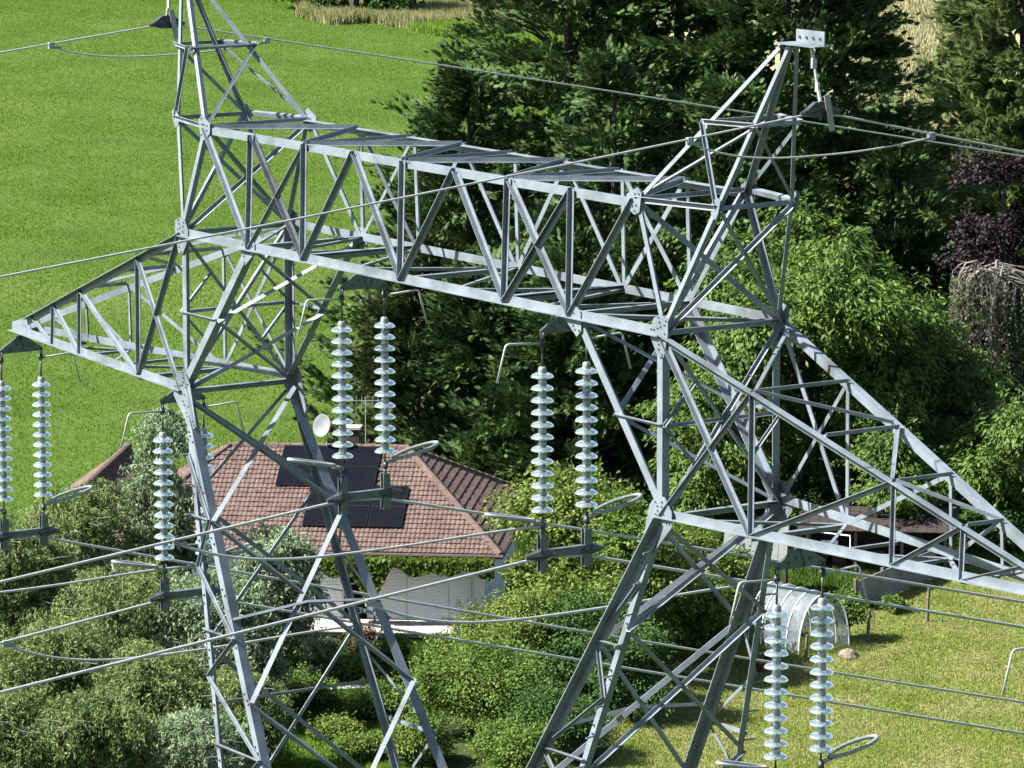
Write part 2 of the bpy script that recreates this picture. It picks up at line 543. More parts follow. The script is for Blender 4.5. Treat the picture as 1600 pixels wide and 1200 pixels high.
    brace(bot('F', 0.02), bot('B', .24), 0.045, -ZP, 'arm_brace'); brace(bot('B', .24), bot('F', .42), 0.045, -ZP, 'arm_brace')
    brace(bot('F', .42), bot('B', .59), 0.045, -ZP, 'arm_brace'); brace(bot('B', .59), bot('F', .755), 0.045, -ZP, 'arm_brace')
    tp = MB()
    c = W((s * (Xt - 0.1), 0, Zt))
    for sy in (-1, 1):
        tp.prism([c + np.array([s * 0.2, sy * 0.062, 0.0]), c + np.array([s * 0.2, sy * 0.062, 0.12]), c + np.array([-s * 0.25, sy * 0.062, 0.24]), c + np.array([-s * 0.4, sy * 0.062, 0.0])], np.array([0, sy * 0.012, 0]))
    tp.box(c + np.array([s * 0.05, 0, -0.03]), 0.26, 0.15, 0.02)
    tp.build('tip_plate', 'steel', pylon)
    # ---- legs below the knee
    ZL = -6.0
    Lo, Lw, Li, Liw = 3.7492, 1.2134, 2.6661, 1.2389

    def lo(t, z):
        g = (z - Zk) / (ZL - Zk); sy = -1 if t == 'F' else 1
        return np.array((s * (Xk + (Lo - Xk) * g), sy * (Wk + (Lw - Wk) * g), z))

    def li(t, z):
        g = (z - Zk) / (ZL - Zk); sy = -1 if t == 'F' else 1
        return np.array((s * (Xk + (Li - Xk) * g), sy * (Wk + (Liw - Wk) * g), z))
    ZE = -10.0
    for ty, sy in (('F', -1), ('B', 1)):
        N = np.array([0, sy, 0.])
        angle(lo(ty, Zk), lo(ty, ZE), 0.085, -sx, -N, 'tower_leg')
        angle(li(ty, Zk), li(ty, ZE), 0.11, sx, N if (s > 0 and sy < 0) else -N, 'tower_leg', wb=0.13)
        zz = [-2.75, -3.5, -4.1, -4.85, -5.4, -6.2, -7.0, -8.0, -9.0]
        for i in range(len(zz) - 1):
            (A, Bq) = (lo, li) if i % 2 == 0 else (li, lo)
            brace(A(ty, zz[i]), Bq(ty, zz[i + 1]), 0.045, N, 'leg_brace', off=0.012)
        for z in (-3.5, -4.85, -6.2):
            brace(lo(ty, z), li(ty, z), 0.045, N, 'leg_brace', off=0.02)
    Nl = unit(-sx - ZP * 0.6); Nw = unit(sx + ZP * 0.33)
    zi = [Zk - 0.06, -3.5, -5.55, -8.0, -10.0]
    for i in range(4):
        brace(li('F', zi[i]), li('B', zi[i + 1]), 0.075, Nl, 'leg_brace')
        brace(li('B', zi[i]), li('F', zi[i + 1]), 0.075, Nl, 'leg_brace', off=0.015)
    zo = [Zk - 0.06, -3.3, -5.05, -7.3, -10.0]
    for i in range(4):
        brace(lo('F', zo[i]), lo('B', zo[i + 1]), 0.065, Nw, 'leg_brace')
        brace(lo('B', zo[i]), lo('F', zo[i + 1]), 0.065, Nw, 'leg_brace', off=0.015)
    cx = (li('F', -4.6) + li('B', -4.6)) / 2 + ZP * 0.1
    brace(li('F', -4.6), cx, 0.05, Nl, 'leg_brace', off=0.03); brace(li('B', -4.6), cx, 0.05, Nl, 'leg_brace', off=0.03)
    brace(lo('F', -5.75), lo('B', -5.75), 0.05, Nw, 'leg_brace', off=0.03)
    # ---- the pylon's body, from the waist to the ground
    for ty, sy in (('F', -1), ('B', 1)):
        N = np.array([0, sy, 0.])
        g0 = (-HB + 0.0) / S
        wa = lo(ty, ZE); ft = np.array((s * 3.1, sy * 3.0, g0))
        angle(wa, ft, 0.15, -sx, -N, 'tower_leg')
        if s > 0:
            for z0, z1 in ((0, .3), (.3, .6), (.6, .97)):
                pa = wa + (ft - wa) * z0; pb = wa + (ft - wa) * z1
                brace(pa, pb * np.array([-1, 1, 1]), 0.08, N, 'body_brace'); brace(pa * np.array([-1, 1, 1]), pb, 0.08, N, 'body_brace', off=0.02)
            brace(wa, wa * np.array([-1, 1, 1]), 0.1, N, 'body_brace')
    for z0, z1 in ((0, .3), (.3, .6), (.6, .97)):
        wf = lo('F', ZE); fF = np.array((s * 3.1, -3.0, -HB / S)); wb_ = lo('B', ZE); fB = np.array((s * 3.1, 3.0, -HB / S))
        brace(wf + (fF - wf) * z0, wb_ + (fB - wb_) * z1, 0.08, sx, 'body_brace'); brace(wb_ + (fB - wb_) * z0, wf + (fF - wf) * z1, 0.08, sx, 'body_brace', off=0.02)
    # ---- gusset plates
    for ty, sy in (('F', -1), ('B', 1)):
        N = np.array([0, sy, 0.])
        K = nd[ty + 'K']
        gusset(K, [(nd[ty + 'O'] - K, 0.24), (nd[ty + 'I'] - K, 0.22), (nd[ty + 'P'] - K, 0.22), (li(ty, -4) - K, 0.55)], N, wid=0.085)
        O = nd[ty + 'O']
        gusset(O, [(nd[ty + 'I'] - O, 0.2), (K - O, 0.26), (nd[ty + 'TO'] - O, 0.2), (nd[ty + 'TI'] - O, 0.2), (nd[ty + 'Q'] - O, 0.12)], N, wid=0.06)
        I = nd[ty + 'I']
        gusset(I, [(sx, 0.2), (-sx, 0.12), (K - I, 0.26), (ZP, 0.14)], N, wid=0.06)
        TI = nd[ty + 'TI']
        gusset(TI, [(-sx, 0.14), (nd[ty + 'AI'] - TI, 0.16), (nd[ty + 'O'] - TI, 0.16), (nd[ty + 'I'] - TI, 0.14)], N, wid=0.05)
        TO = nd[ty + 'TO']
        gusset(TO, [(-sx, 0.1), (nd[ty + 'AO'] - TO, 0.12), (nd[ty + 'O'] - TO, 0.12)], N, wid=0.04, bolts=False)
        # bolt rows along the legs and splice plates
        lb = MB()
        for leg, wd in ((li, 0.1), (lo, 0.08)):
            p0, p1 = W(leg(ty, Zk - 0.5)), W(leg(ty, -6.6))
            d = unit(p1 - p0); L = np.linalg.norm(p1 - p0); k = 0.0; j = 0
            while k < L:
                a = unit(np.cross(d, N)); a = a if a[0] * (s if leg is li else -s) > 0 else -a
                p = p0 + d * k + a * wd * (0.3 if j % 2 else 0.65) + N * 0.002
                lb.prism([p + 0.013 * (math.cos(q * math.pi / 3) * a + math.sin(q * math.pi / 3) * d) for q in range(6)], N * 0.016)
                k += 0.62 if j % 2 else 0.10; j += 1
        lb.build('leg_bolts', 'bolt', pylon)['kind'] = 'stuff'
    # climbing pegs on the outer legs
    for ty, sy in (('F', -1), ('B', 1)):
        z = -2.4
        while z > -7.0:
            pg = MB(); p = W(lo(ty, z)); pg.tube([p, p + np.array([s * 0.03, sy * 0.13, 0.0])], 0.011, 6); z -= 0.36
            pg.build('climbing_peg', 'steel', pylon)

# ------------------------------------------------------------------ insulator sets
def lathe_mesh(prof, seg=20, close=True):
    mb = MB(); mb.lathe(prof, (0, 0, 0), seg, close); return mb


DP = 0.1462
glass_prof = [(0.046, 0.026), (0.080, 0.023), (0.112, 0.010), (0.132, -0.010), (0.1385, -0.024), (0.134, -0.030), (0.127, -0.014), (0.112, -0.002), (0.108, -0.030), (0.103, -0.030), (0.100, 0.004), (0.080, 0.011), (0.074, -0.026), (0.069, -0.026), (0.066, 0.012), (0.046, 0.014)]
cap_prof = [(0.0, 0.100), (0.030, 0.100), (0.044, 0.092), (0.049, 0.060), (0.053, 0.030), (0.050, 0.012), (0.02, 0.004), (0.016, -0.05), (0.0, -0.05)]


def make_insulator_set():
    """origin: the bolt that carries the triangular hanger plate; strings hang one before and one behind (along y)"""
    root = empty('insulator_set', (0, 0, 0), 'x', 'insulators')
    hs = 0.318
    mb = MB()
    mb.prism([(0.006, -0.05, 0.02), (0.006, 0.05, 0.02), (0.006, hs + 0.03, -0.17), (0.006, hs + 0.02, -0.215), (0.006, -hs - 0.02, -0.215), (0.006, -hs - 0.03, -0.17)], np.array([0.012, 0, 0]))
    mb.prism([(-0.006, -0.05, 0.02), (-0.006, 0.05, 0.02), (-0.006, hs + 0.03, -0.17), (-0.006, hs + 0.02, -0.215), (-0.006, -hs - 0.02, -0.215), (-0.006, -hs - 0.03, -0.17)], np.array([-0.012, 0, 0]))
    mb.box((0.026, 0.05, -0.1), 0.012, 0.06, 0.22, (XP, unit((0, 0.95, 0.3)), unit((0, -0.3, 0.95))))
    hp = mb.build('hanger_plate', 'plate', root)
    bb = MB()
    for y, z in ((-.16, -.15), (-.07, -.1), (.03, -.1), (.12, -.13), (-.29, -.185), (.29, -.185)):
        bb.prism([(0.019, y + .013 * math.cos(k * math.pi / 3), z + .013 * math.sin(k * math.pi / 3)) for k in range(6)], np.array([0.014, 0, 0]))
    bb.build('bolts', 'bolt', hp)['kind'] = 'stuff'
    lk = MB(); lk.box((0, 0, 0.06), 0.05, 0.035, 0.16); lk.tube([(-.05, 0, 0.0), (.05, 0, 0.0)], 0.02, 8)
    lk.build('swivel', 'clampmetal', root)
    for sy in (-1, 1):
        y = sy * hs
        st = MB()
        # shackle, twisted eye link and ball
        st.tube([(-.025, y, -.19), (-.028, y, -.25), (0, y, -.29), (.028, y, -.25), (.025, y, -.19)], 0.011, 8)
        st.tube([(0, y - .02, -.27), (0, y - .024, -.34), (0, y, -.37), (0, y + .024, -.34), (0, y + .02, -.27), (0, y - .02, -.27)], 0.011, 8)
        st.tube([(0, y, -.36), (0, y, -.60)], 0.013, 8)
        st.box((0, y, -.31), .05, .06, .05)
        st.build('hook_fitting', 'clampmetal', root, True)
        st = MB()
        z0 = -.70 - 11 * DP
        st.tube([(0, y, z0 - .04), (0, y, z0 - .15)], 0.012, 8)
        st.tube([(-.02, y, z0 - .14), (-.024, y, z0 - .2), (0, y, z0 - .24), (.024, y, z0 - .2), (.02, y, z0 - .14), (-.02, y, z0 - .14)], 0.011, 8)
        st.box((0, y, z0 - .2), .06, .05, .07)
        st.tube([(0, y, z0 - .22), (0, y, z0 - .34)], 0.018, 8)
        st.build('socket_fitting', 'clampmetal', root, True)
        for k in range(12):
            z = -.70 - k * DP
            g = bpy.data.objects.new('glass_disc', GLASS); COL.objects.link(g); g.parent = root; g.location = (0, y, z)
            c = bpy.data.objects.new('metal_cap', CAPM); COL.objects.link(c); c.parent = g
        # bent arcing horn at the top
        hn = MB()
        e = [(0, y, -.325), (0, y + sy * .40, -.300)]
        for a in range(5):
            t = a / 4 * math.radians(75)
            e.append((0, y + sy * (.47 + .06 * math.sin(t)), -.296 - .06 * (1 - math.cos(t))))
        e.append((0, y + sy * .64, -.74))
        hn.tube(e, 0.0135, 8)
        hn.build('arcing_horn', 'alu', root, True)
        # racket shaped ring at the bottom
        rg = MB()
        zb = z0 - .17
        pts = []
        for k in range(25):
            t = math.radians(200 + 320 * k / 24)
            t = math.pi + (k / 24 - 0) * 2 * math.pi
            pts.append((0.125 * math.sin(t) * (1 if True else 1), y + sy * (.46 + .33 * math.cos(t)), zb + .02 + .17 * (.46 + .33 * math.cos(t)) / .79))
        rg.tube(pts, 0.024, 10, cap=False)
        rg.tube([(0, y, zb), (0, y + sy * .15, zb + .03)], 0.026, 8)
        rg.build('grading_ring', 'ring', root, True)
    # yoke: two hanging plates, cross bar, suspension clamp
    yk = MB()
    zy_ = -.70 - 11 * DP - .53
    for sy in (-1, 1):
        y = sy * hs
        yk.box((.035, y, zy_ - .0), .014, .10, .46); yk.box((-.035, y, zy_ - .0), .014, .10, .46)
        yk.box((0, y, zy_ + .2), .08, .05, .05)
    yk.box((.03, 0, zy_ - .02), .012, 2 * hs - .1, .085); yk.box((0, 0, zy_ + .03), .07, 2 * hs - .1, .012)
    yo = yk.build('yoke', 'plate', root)
    for sy in (-1, 1):
        cl = MB()
        y = sy * hs
        prof = [(.03, 0.16), (.075, .03), (.085, -.02), (.06, -.10), (.03, -.2)]
        pts = [(0, y + sy * a, zy_ - .02 - .05 * max(a, 0)) for a in (-.16, -.02, .06, .15, .24)]
        cl.tube(pts, [.03, .065, .08, .05, .024], 8)
        cl.build('suspension_clamp', 'clampmetal', root)
    return root


_g = MB(); _g.lathe(glass_prof, (0, 0, 0), 22, True)
_o = _g.build('glass_disc', 'glass', None, True); GLASS = _o.data; bpy.data.objects.remove(_o)
_g = MB(); _g.lathe(cap_prof, (0, 0, 0), 14, False)
_o = _g.build('metal_cap', 'cap', None, True); CAPM = _o.data; bpy.data.objects.remove(_o)


def copy_tree(o, parent=None):
    c = o.copy(); COL.objects.link(c)
    if parent is not None:
        c.parent = parent
    for ch in list(o.children):
        copy_tree(ch, c)
    return c


XB, XC = 2.1447, 6.5439
zC = Zk + (Zt - Zk) * (XC - Xk) / (Xt - Xk)
sets = [
    (-Xt, Zt * S - .10, 'twin glass insulator strings hanging from the tip of the far left crossarm'),
    (-XC, zC * S - .20, 'twin glass insulator strings half hidden behind the left fork leg of the pylon'),
    (-XB, -.22, 'twin glass insulator strings hanging in front of the conifers and the tiled house roof'),
    (XB, -.22, 'twin glass insulator strings under the beam just left of the right fork leg'),
    (XC, zC * S - .20, 'twin glass insulator strings under the right crossarm in front of the plastic tunnel'),
    (Xt, Zt * S - .10, 'insulator set at the right crossarm tip, only its bent arcing horn in view'),
]
proto = make_insulator_set()
hang = []
for i, (x, z, lab) in enumerate(sets):
    o = proto if i == 0 else copy_tree(proto)
    o.location = (x * S, 0, HB + z)
    tag(o, lab, 'insulators', 'insulator sets hung along the pylon')
    hang.append((x * S, HB + z - (.70 + 11 * DP + .53) - .02))

# ------------------------------------------------------------------ conductors
wire_par = {  # near slope, near curve, far slope, far curve
    0: (0.105, 0.0, 0.275, 0.0006), 1: (0.1181, 0.0, 0.269, 0.00018), 2: (0.0999, 0.0, 0.240, -0.0005),
    3: (0.0951, -0.00019, 0.2489, -0.00021), 4: (0.098, 0.0, 0.25, 0.0), 5: (0.098, 0.0, 0.25, 0.0)}
wire_lab = ['conductor cable of the far left insulator set, running behind the left fork leg',
            'conductor cable clamped under the strings behind the left fork leg',
            'conductor cable passing in front of the tiled roof, clamped under the left beam strings',
            'conductor cable running low across the left fork and clamped left of the right fork leg',
            'conductor cable under the strings in front of the plastic tunnel, mostly below the picture',
            'conductor cable of the right crossarm tip set, mostly below the picture']


def build_line(x, z0, y0, par, r, loop_n, loop_f, dip, label, group, name):
    ns, nk, fs, fk = par
    def zz(y):
        if y < 0: return z0 - ns * -y + nk * y * y
        return z0 - fs * y + fk * y * y
    root = empty(name, (x, 0, z0), label, 'cable', group)
    mb = MB()
    ys = np.concatenate([-np.geomspace(60, y0, 26), np.geomspace(y0, 95, 26)])
    mb.tube([(0, y, zz(y) - z0) for y in ys], r, 8)
    mb.build('stranded_cable', 'alu', root, True)
    # reinforcing loop under the clamp
    a, b = -loop_n, loop_f
    lp = MB(); pts = []
    za, zb = zz(a) - z0 - .04, zz(b) - z0 - .04
    for k in range(29):
        t = k / 28
        y = a + (b - a) * t
        base = za + (zb - za) * t
        sh = 1 - abs(2 * t - 1) ** 2.6
        pts.append((0.015, y, base + (min(za, zb) - dip - base) * sh if True else 0))
    lp.tube(pts, r * 0.92, 8)
    l = lp.build('bypass_loop', 'alu', root, True)
    for y, z in ((a, za + .04), (b, zb + .04)):
        cm = MB()
        cm.box((0.0, y, z - .025), .05, .075, .085); cm.box((0.0, y - .01, z - .03), .065, .03, .06); cm.box((.008, y, z - .03), .03, .05, .06)
        cm.tube([(0.015, y, z - .05), (0.015, y + (.14 if y < 0 else -.14), z - .055)], r * 1.35, 8)
        cm.build('clamp', 'ring', l)
    return root


for i, (x, z0) in enumerate(hang):
    build_line(x, z0, 0.3, wire_par[i], 0.0195, 2.75, 2.75, 0.02, wire_lab[i], 'conductor cables of the power line', 'conductor_cable')
earth = [(7.10, (0.10967, 0.00074, 0.2155, 0.00009), 'earth wire hung from the right ear of the pylon with a slack loop below'),
         (-7.10, (0.10335, 0.0, 0.178, -0.0003), 'earth wire hung from the left ear of the pylon, crossing the meadow')]
for x, par, lab in earth:
    s = 1 if x > 0 else -1
    z0 = HB + 2.625
    build_line(x, z0 - .05, 0.25, par, 0.0115, 1.75, 1.55, 0.10, lab, 'earth wires on the pylon ears', 'earth_wire')
    r = empty('earth_wire_clamp', (x, 0, z0), 'dark cast clamp carrying the earth wire below the %s ear' % ('right' if s > 0 else 'left'), 'clamp', 'earth wire clamps')
    mb = MB()
    mb.prism([(-.03, -.26, -.06), (-.03, -.08, .06), (-.03, .08, .06), (-.03, .26, -.06), (-.03, .1, -.11), (-.03, -.1, -.11)], np.array([.06, 0, 0]))
    mb.tube([(0, -.27, -.06), (0, -.12, -.03), (0, 0, -.01), (0, .12, -.03), (0, .27, -.06)], [.02, .05, .06, .05, .02], 8)
    mb.build('clamp_body', 'clampmetal', r)
    mb = MB(); top_ = (Zap + .02) * S - 2.625
    px = (Xap * S + .36 - 7.10) * s
    mb.tube([(px, 0, top_), (px * .75, 0, top_ * .75)], .022, 8); mb.tube([(px * .75, 0, top_ * .76), (px * .35, 0, top_ * .36)], .014, 8)
    mb.box((px * .72, 0, top_ * .72), .03, .06, .1); mb.box((px * .33, 0, top_ * .33), .05, .03, .1); mb.tube([(px * .36, 0, top_ * .36), (0, 0, .06)], .02, 8)
    mb.build('hanger_links', 'alu', r)
    mb = MB(); mb.box((.07, .07, -.06), .012, .075, .40, (XP, unit((0, 1, .2)), unit((0, -.2, 1)))); mb.build('stub_bar', 'ring', r)

# ------------------------------------------------------------------ ground
M['meadow_soil'] = noise_mat('meadow_ground', (0.068, 0.128, 0.018), (0.10, 0.172, 0.026), 0.25, 0.95, 0, 0.3, 9, c3=(0.13, 0.185, 0.038), scale2=0.06, spec=0.1)
M['lawn_soil'] = noise_mat('lawn_ground', (0.19, 0.24, 0.05), (0.28, 0.33, 0.08), 0.6, 0.95, 0, 0.3, 9, c3=(0.38, 0.38, 0.16), scale2=0.35, spec=0.1)
M['wheat'] = noise_mat('ripe_grain', (0.50, 0.47, 0.23), (0.66, 0.62, 0.34), 0.5, 0.95, 0, 0.7, 6, spec=0.1)
M['soil'] = noise_mat('garden_soil', (0.05, 0.07, 0.02), (0.09, 0.12, 0.035), 1.0, 0.95, 0, 0.5, 9, spec=0.1)

mb = MB()
c0 = gp(800, 250)
nx = 60
def gpt(a, b): return (c0[0] + RH[0] * a + FH[0] * b, c0[1] + RH[1] * a + FH[1] * b, 0.0)
mb.add([gpt(-1500, -400), gpt(1500, -400), gpt(1500, 2500), gpt(-1500, 2500)], [(0, 1, 2, 3)])
struct(mb.build('ground', 'meadow_soil'))


def sheet(name, outline, z, mat, kind='structure'):
    pts = [gp(px, d, z) for px, d in outline]
    area = sum(pts[i][0] * pts[(i + 1) % len(pts)][1] - pts[(i + 1) % len(pts)][0] * pts[i][1] for i in range(len(pts)))
    if area < 0: pts = pts[::-1]
    return struct(link(name, pts, [list(range(len(pts)))], mat), kind)


sheet('garden_ground', [(-150, 110), (1900, 110), (1900, 152), (1300, 160), (560, 164), (420, 152), (-150, 150)], 0.004, 'soil')
sheet('lawn', [(930, 112), (1900, 112), (1900, 149), (1440, 148), (1340, 140), (1000, 138)], 0.008, 'lawn_soil')
sheet('garden_lawn', [(400, 112), (680, 112), (660, 128.5), (520, 131), (440, 127)], 0.008, 'meadow_soil')
sheet('wheat_field', [(430, 392), (1000, 379), (1260, 262), (1800, 262), (2600, 1200), (-400, 1200)], 0.006, 'wheat')


# ---- grass: real blades, one object each
def grass(name, region, n, h, wid, mat, zbase=0.01, blades=3, lean=0.5, keep=None):
    """region: sampler returning (n,2) of px, d"""
    px, d = region(n)
    dep = d * math.hypot(FWD[0], FWD[1]) + CAM[2] * -FWD[2]
    lat = (px - 800) / 7200 * dep
    x = CAM[0] + FH[0] * d + RH[0] * lat; y = CAM[1] + FH[1] * d + RH[1] * lat
    P = np.stack([x, y, np.full_like(x, zbase)], 1)
    P = np.repeat(P, blades, 0); k = len(P)
    P[:, :2] += RNG.normal(0, wid * 0.8, (k, 2))
    az = RNG.uniform(0, 2 * np.pi, k); la = RNG.uniform(0, lean, k); az2 = RNG.uniform(0, 2 * np.pi, k)
    hh = h * RNG.uniform(0.5, 1.25, k); ww = wid * RNG.uniform(0.6, 1.3, k)
    side = np.stack([np.cos(az), np.sin(az), np.zeros(k)], 1) * ww[:, None] / 2
    tip = np.stack([np.cos(az2) * la, np.sin(az2) * la, np.ones(k)], 1); tip /= np.linalg.norm(tip, axis=1)[:, None]
    V = np.stack([P - side, P + side, P + tip * hh[:, None]], 1)
    o = np_mesh(name, V, 3, mat)
    return tag(o, None, None, kind='stuff')


def meadow_region(n):
    u = RNG.uniform(0, 1, n)
    d = np.sqrt(148 ** 2 + u * (430 ** 2 - 148 ** 2))
    lim = np.interp(d, [148, 165, 200, 260, 378, 386, 430], [560, 700, 860, 900, 1000, 470, 440])
    k = RNG.uniform(0, 1, n) < 0.27
    px = np.where(k, RNG.uniform(-420, -40, n), RNG.uniform(0, 1, n) * (lim + 40) - 40)
    return px, d


def meadow_patchy(n):
    px, d = meadow_region(n); k = (np.sin(px * 0.011 + d * 0.35) + np.sin(px * 0.023 - d * 0.21 + 1) + RNG.normal(0, 1, n)) > 0.4
    return px[k], d[k]


M['grass'] = leaf_mat('meadow_grass', (0.168, 0.354, 0.024), (0.252, 0.462, 0.0432), (0.336, 0.516, 0.09), 0.38, 0.22, 0.7, 0.1, 0.55, 0.2, 0.07, True)
M['dark_grass'] = leaf_mat('lush_grass', (0.144, 0.33, 0.0216), (0.222, 0.432, 0.0384), None, 0.38, 0.3, 0.7, 0.1, 0.8, 0.2)
M['lawn_grass'] = leaf_mat('dry_lawn_grass', (0.2875, 0.3953, 0.0605), (0.437, 0.531, 0.11), (0.598, 0.6018, 0.242), 0.35, 0.6, 0.8, 0.1, 0.62, 0.22, 0.45)
M['weeds'] = leaf_mat('garden_weeds', (0.07, 0.15, 0.025), (0.15, 0.26, 0.045), None, 0.25, 0.8, 0.7, 0.1)
M['tall_grass'] = leaf_mat('tall_grass', (0.30, 0.34, 0.12), (0.58, 0.56, 0.27), None, 0.3, 0.5, 0.8, 0.1)
grass('meadow_grass', meadow_region, 400000, 0.105, 0.036, 'grass')
grass('meadow_clover', meadow_patchy, 150000, 0.13, 0.04, 'dark_grass')


def tri_region(poly):
    poly = np.array(poly)
    def f(n):
        out = []; tot = 0
        lo_, hi_ = poly.min(0), poly.max(0)
        while tot < n:
            p = RNG.uniform(lo_, hi_, (n * 2, 2)); ins = np.zeros(len(p), bool); j = len(poly) - 1
            for i in range(len(poly)):
                a, b = poly[i], poly[j]
                c = ((a[1] > p[:, 1]) != (b[1] > p[:, 1])) & (p[:, 0] < (b[0] - a[0]) * (p[:, 1] - a[1]) / (b[1] - a[1] + 1e-12) + a[0])
                ins ^= c; j = i
            out.append(p[ins]); tot += ins.sum()
        r = np.concatenate(out)[:n]
        return r[:, 0], r[:, 1]
    return f


grass('lawn_grass', tri_region([(930, 117), (1680, 117), (1680, 149), (1440, 148), (1340, 140), (1000, 138)]), 80000, 0.085, 0.032, 'lawn_grass', lean=0.9)
grass('garden_weeds', tri_region([(560, 137), (760, 139.5), (1000, 138), (1340, 140), (1440, 148), (1700, 149), (1700, 160), (560, 160)]), 45000, 0.22, 0.06, 'weeds', lean=0.8)
grass('terrace_side_grass', tri_region([(380, 126), (690, 126), (700, 137), (380, 137)]), 16000, 0.18, 0.05, 'weeds', lean=0.8)
grass('garden_grass', tri_region([(400, 118), (680, 118), (660, 128.5), (520, 131), (440, 127)]), 12000, 0.10, 0.04, 'grass')
grass('field_margin_grass', tri_region([(470, 372), (520, 364), (580, 366), (640, 360), (720, 362), (800, 355), (900, 354), (960, 378), (700, 386), (470, 392)]), 30000, 0.9, 0.16, 'tall_grass', lean=0.4)
grass('margin_weeds', tri_region([(640, 359), (700, 352), (760, 350), (800, 343), (860, 345), (930, 350), (940, 362), (800, 360), (720, 364)]), 9000, .7, 0.16, 'grass', lean=0.9)
grass('ripe_grain', tri_region([(1330, 262), (1560, 262), (1560, 420), (1330, 420)]), 30000, 0.6, 0.14, 'wheat', lean=0.3)

# ------------------------------------------------------------------ foliage
def unit_rows(a): return a / (np.linalg.norm(a, axis=1)[:, None] + 1e-9)


def cards(C, A, N, L, Wd, fold=0.0):
    """diamond leaves: centre C, long axis A, normal N, length L, width Wd"""
    A = unit_rows(A); Bv = unit_rows(np.cross(N, A)); Nn = np.cross(A, Bv)
    L = np.asarray(L)[:, None] / 2; Wd = np.asarray(Wd)[:, None] / 2
    base = C - A * L; tip = C + A * L
    l = C + Bv * Wd - A * L * 0.15 + Nn * Wd * fold; r = C - Bv * Wd - A * L * 0.15 + Nn * Wd * fold
    return np.stack([base, r, tip, l], 1)


def trunk_mesh(mb, h, r0, lean=(0, 0), limbs=8, spread=1.0, rng=None, start=0.25):
    rng = rng or RNG
    n = 7; pts = []; rs = []
    for i in range(n):
        t = i / (n - 1)
        pts.append(np.array([lean[0] * t * t + rng.normal(0, .04) * h * .1 * t, lean[1] * t * t + rng.normal(0, .04) * h * .1 * t, h * t - 0.1 * (i == 0)]))
        rs.append(r0 * (1 - .85 * t) + .01)
    mb.tube(pts, rs, 8)
    for k in range(limbs):
        t = rng.uniform(start, .9); p = pts[int(t * (n - 1))]; az = rng.uniform(0, 2 * math.pi)
        ln = spread * (1.1 - t * .6) * rng.uniform(.6, 1.0)
        q = p + np.array([math.cos(az) * ln * .5, math.sin(az) * ln * .5, ln * .35]); e = p + np.array([math.cos(az) * ln, math.sin(az) * ln, ln * .55])
        rr = r0 * (1 - .8 * t) * .45
        mb.tube([p, q, e], [rr, rr * .6, rr * .2 + .006], 6)


def blobs(rng, h, rx, ry, zlo, n, rl):
    """centres and radii of leaf masses filling an egg shaped crown between zlo and h"""
    out = []
    while len(out) < n:
        p = rng.uniform(-1, 1, 3)
        if 0.25 < p @ p < 1:
            p = p / math.sqrt(p @ p) * (p @ p) ** 0.25
            out.append((p[0] * (rx - rl * .8), p[1] * (ry - rl * .8), (zlo + h) / 2 + p[2] * ((h - zlo) / 2 - rl * .7), rl * rng.uniform(.45, 1.35)))
    return out


def broadleaf(name, loc, h, rx, ry, label, cat, mat, nleaf, leaf=(0.17, 0.09), nb=26, rl=None, zlo=None, droop=0.3, group=None, trunk='bark', seed=1, flat=0.9, r0=None):
    rng = np.random.default_rng(seed)
    root = empty(name, tuple(loc), label, cat, group)
    zlo = zlo if zlo is not None else h * .12
    rl = rl or min(rx, h * .4) * .42
    B = blobs(rng, h, rx, ry, zlo, nb, rl)
    wts = np.array([b[3] ** 2 for b in B]); wts /= wts.sum()
    Vs = []
    for (bx, by, bz, br), w in zip(B, wts):
        n = int(nleaf * w)
        d = unit_rows(rng.normal(0, 1, (n, 3)))
        d[:, 2] = np.where(d[:, 2] < -0.5, -d[:, 2], d[:, 2])
        # twigs: leaves gather round twig ends on the lump's skin
        nt = max(6, int(n / 14))
        td = unit_rows(rng.normal(0, 1, (nt, 3))); td[:, 2] = np.abs(td[:, 2]) * 1.0 - 0.25; td = unit_rows(td)
        tr = br * np.where(rng.uniform(0, 1, nt) < .12, rng.uniform(1.15, 1.6, nt), rng.uniform(.4, 1.15, nt))
        ti = rng.integers(0, nt, n)
        tc = td[ti] * tr[ti][:, None] * np.array([1, 1, flat])
        C = np.array([bx, by, bz]) + tc + rng.normal(0, .11 * br ** .5 + .02, (n, 3))
        out = unit_rows(td[ti] + rng.normal(0, .5, (n, 3)))
        A = out + np.array([0, 0, -droop * 2]) * rng.uniform(.3, 1.2, n)[:, None]
        N = unit_rows(rng.normal(0, .55, (n, 3)) + td[ti] * .7 + np.array([0, 0, .6]))
        L = leaf[0] * rng.uniform(.65, 1.3, n); Wd = leaf[1] * rng.uniform(.7, 1.3, n)
        Vs.append(cards(C, A, N, L, Wd, .25))
    np_mesh('crown', np.concatenate(Vs), 4, mat, root)
    mb = MB(); trunk_mesh(mb, h * .8, r0 or max(.05, h * .022), limbs=14, spread=rx * .8, rng=rng)
    mb.build('trunk', trunk, root)
    return root


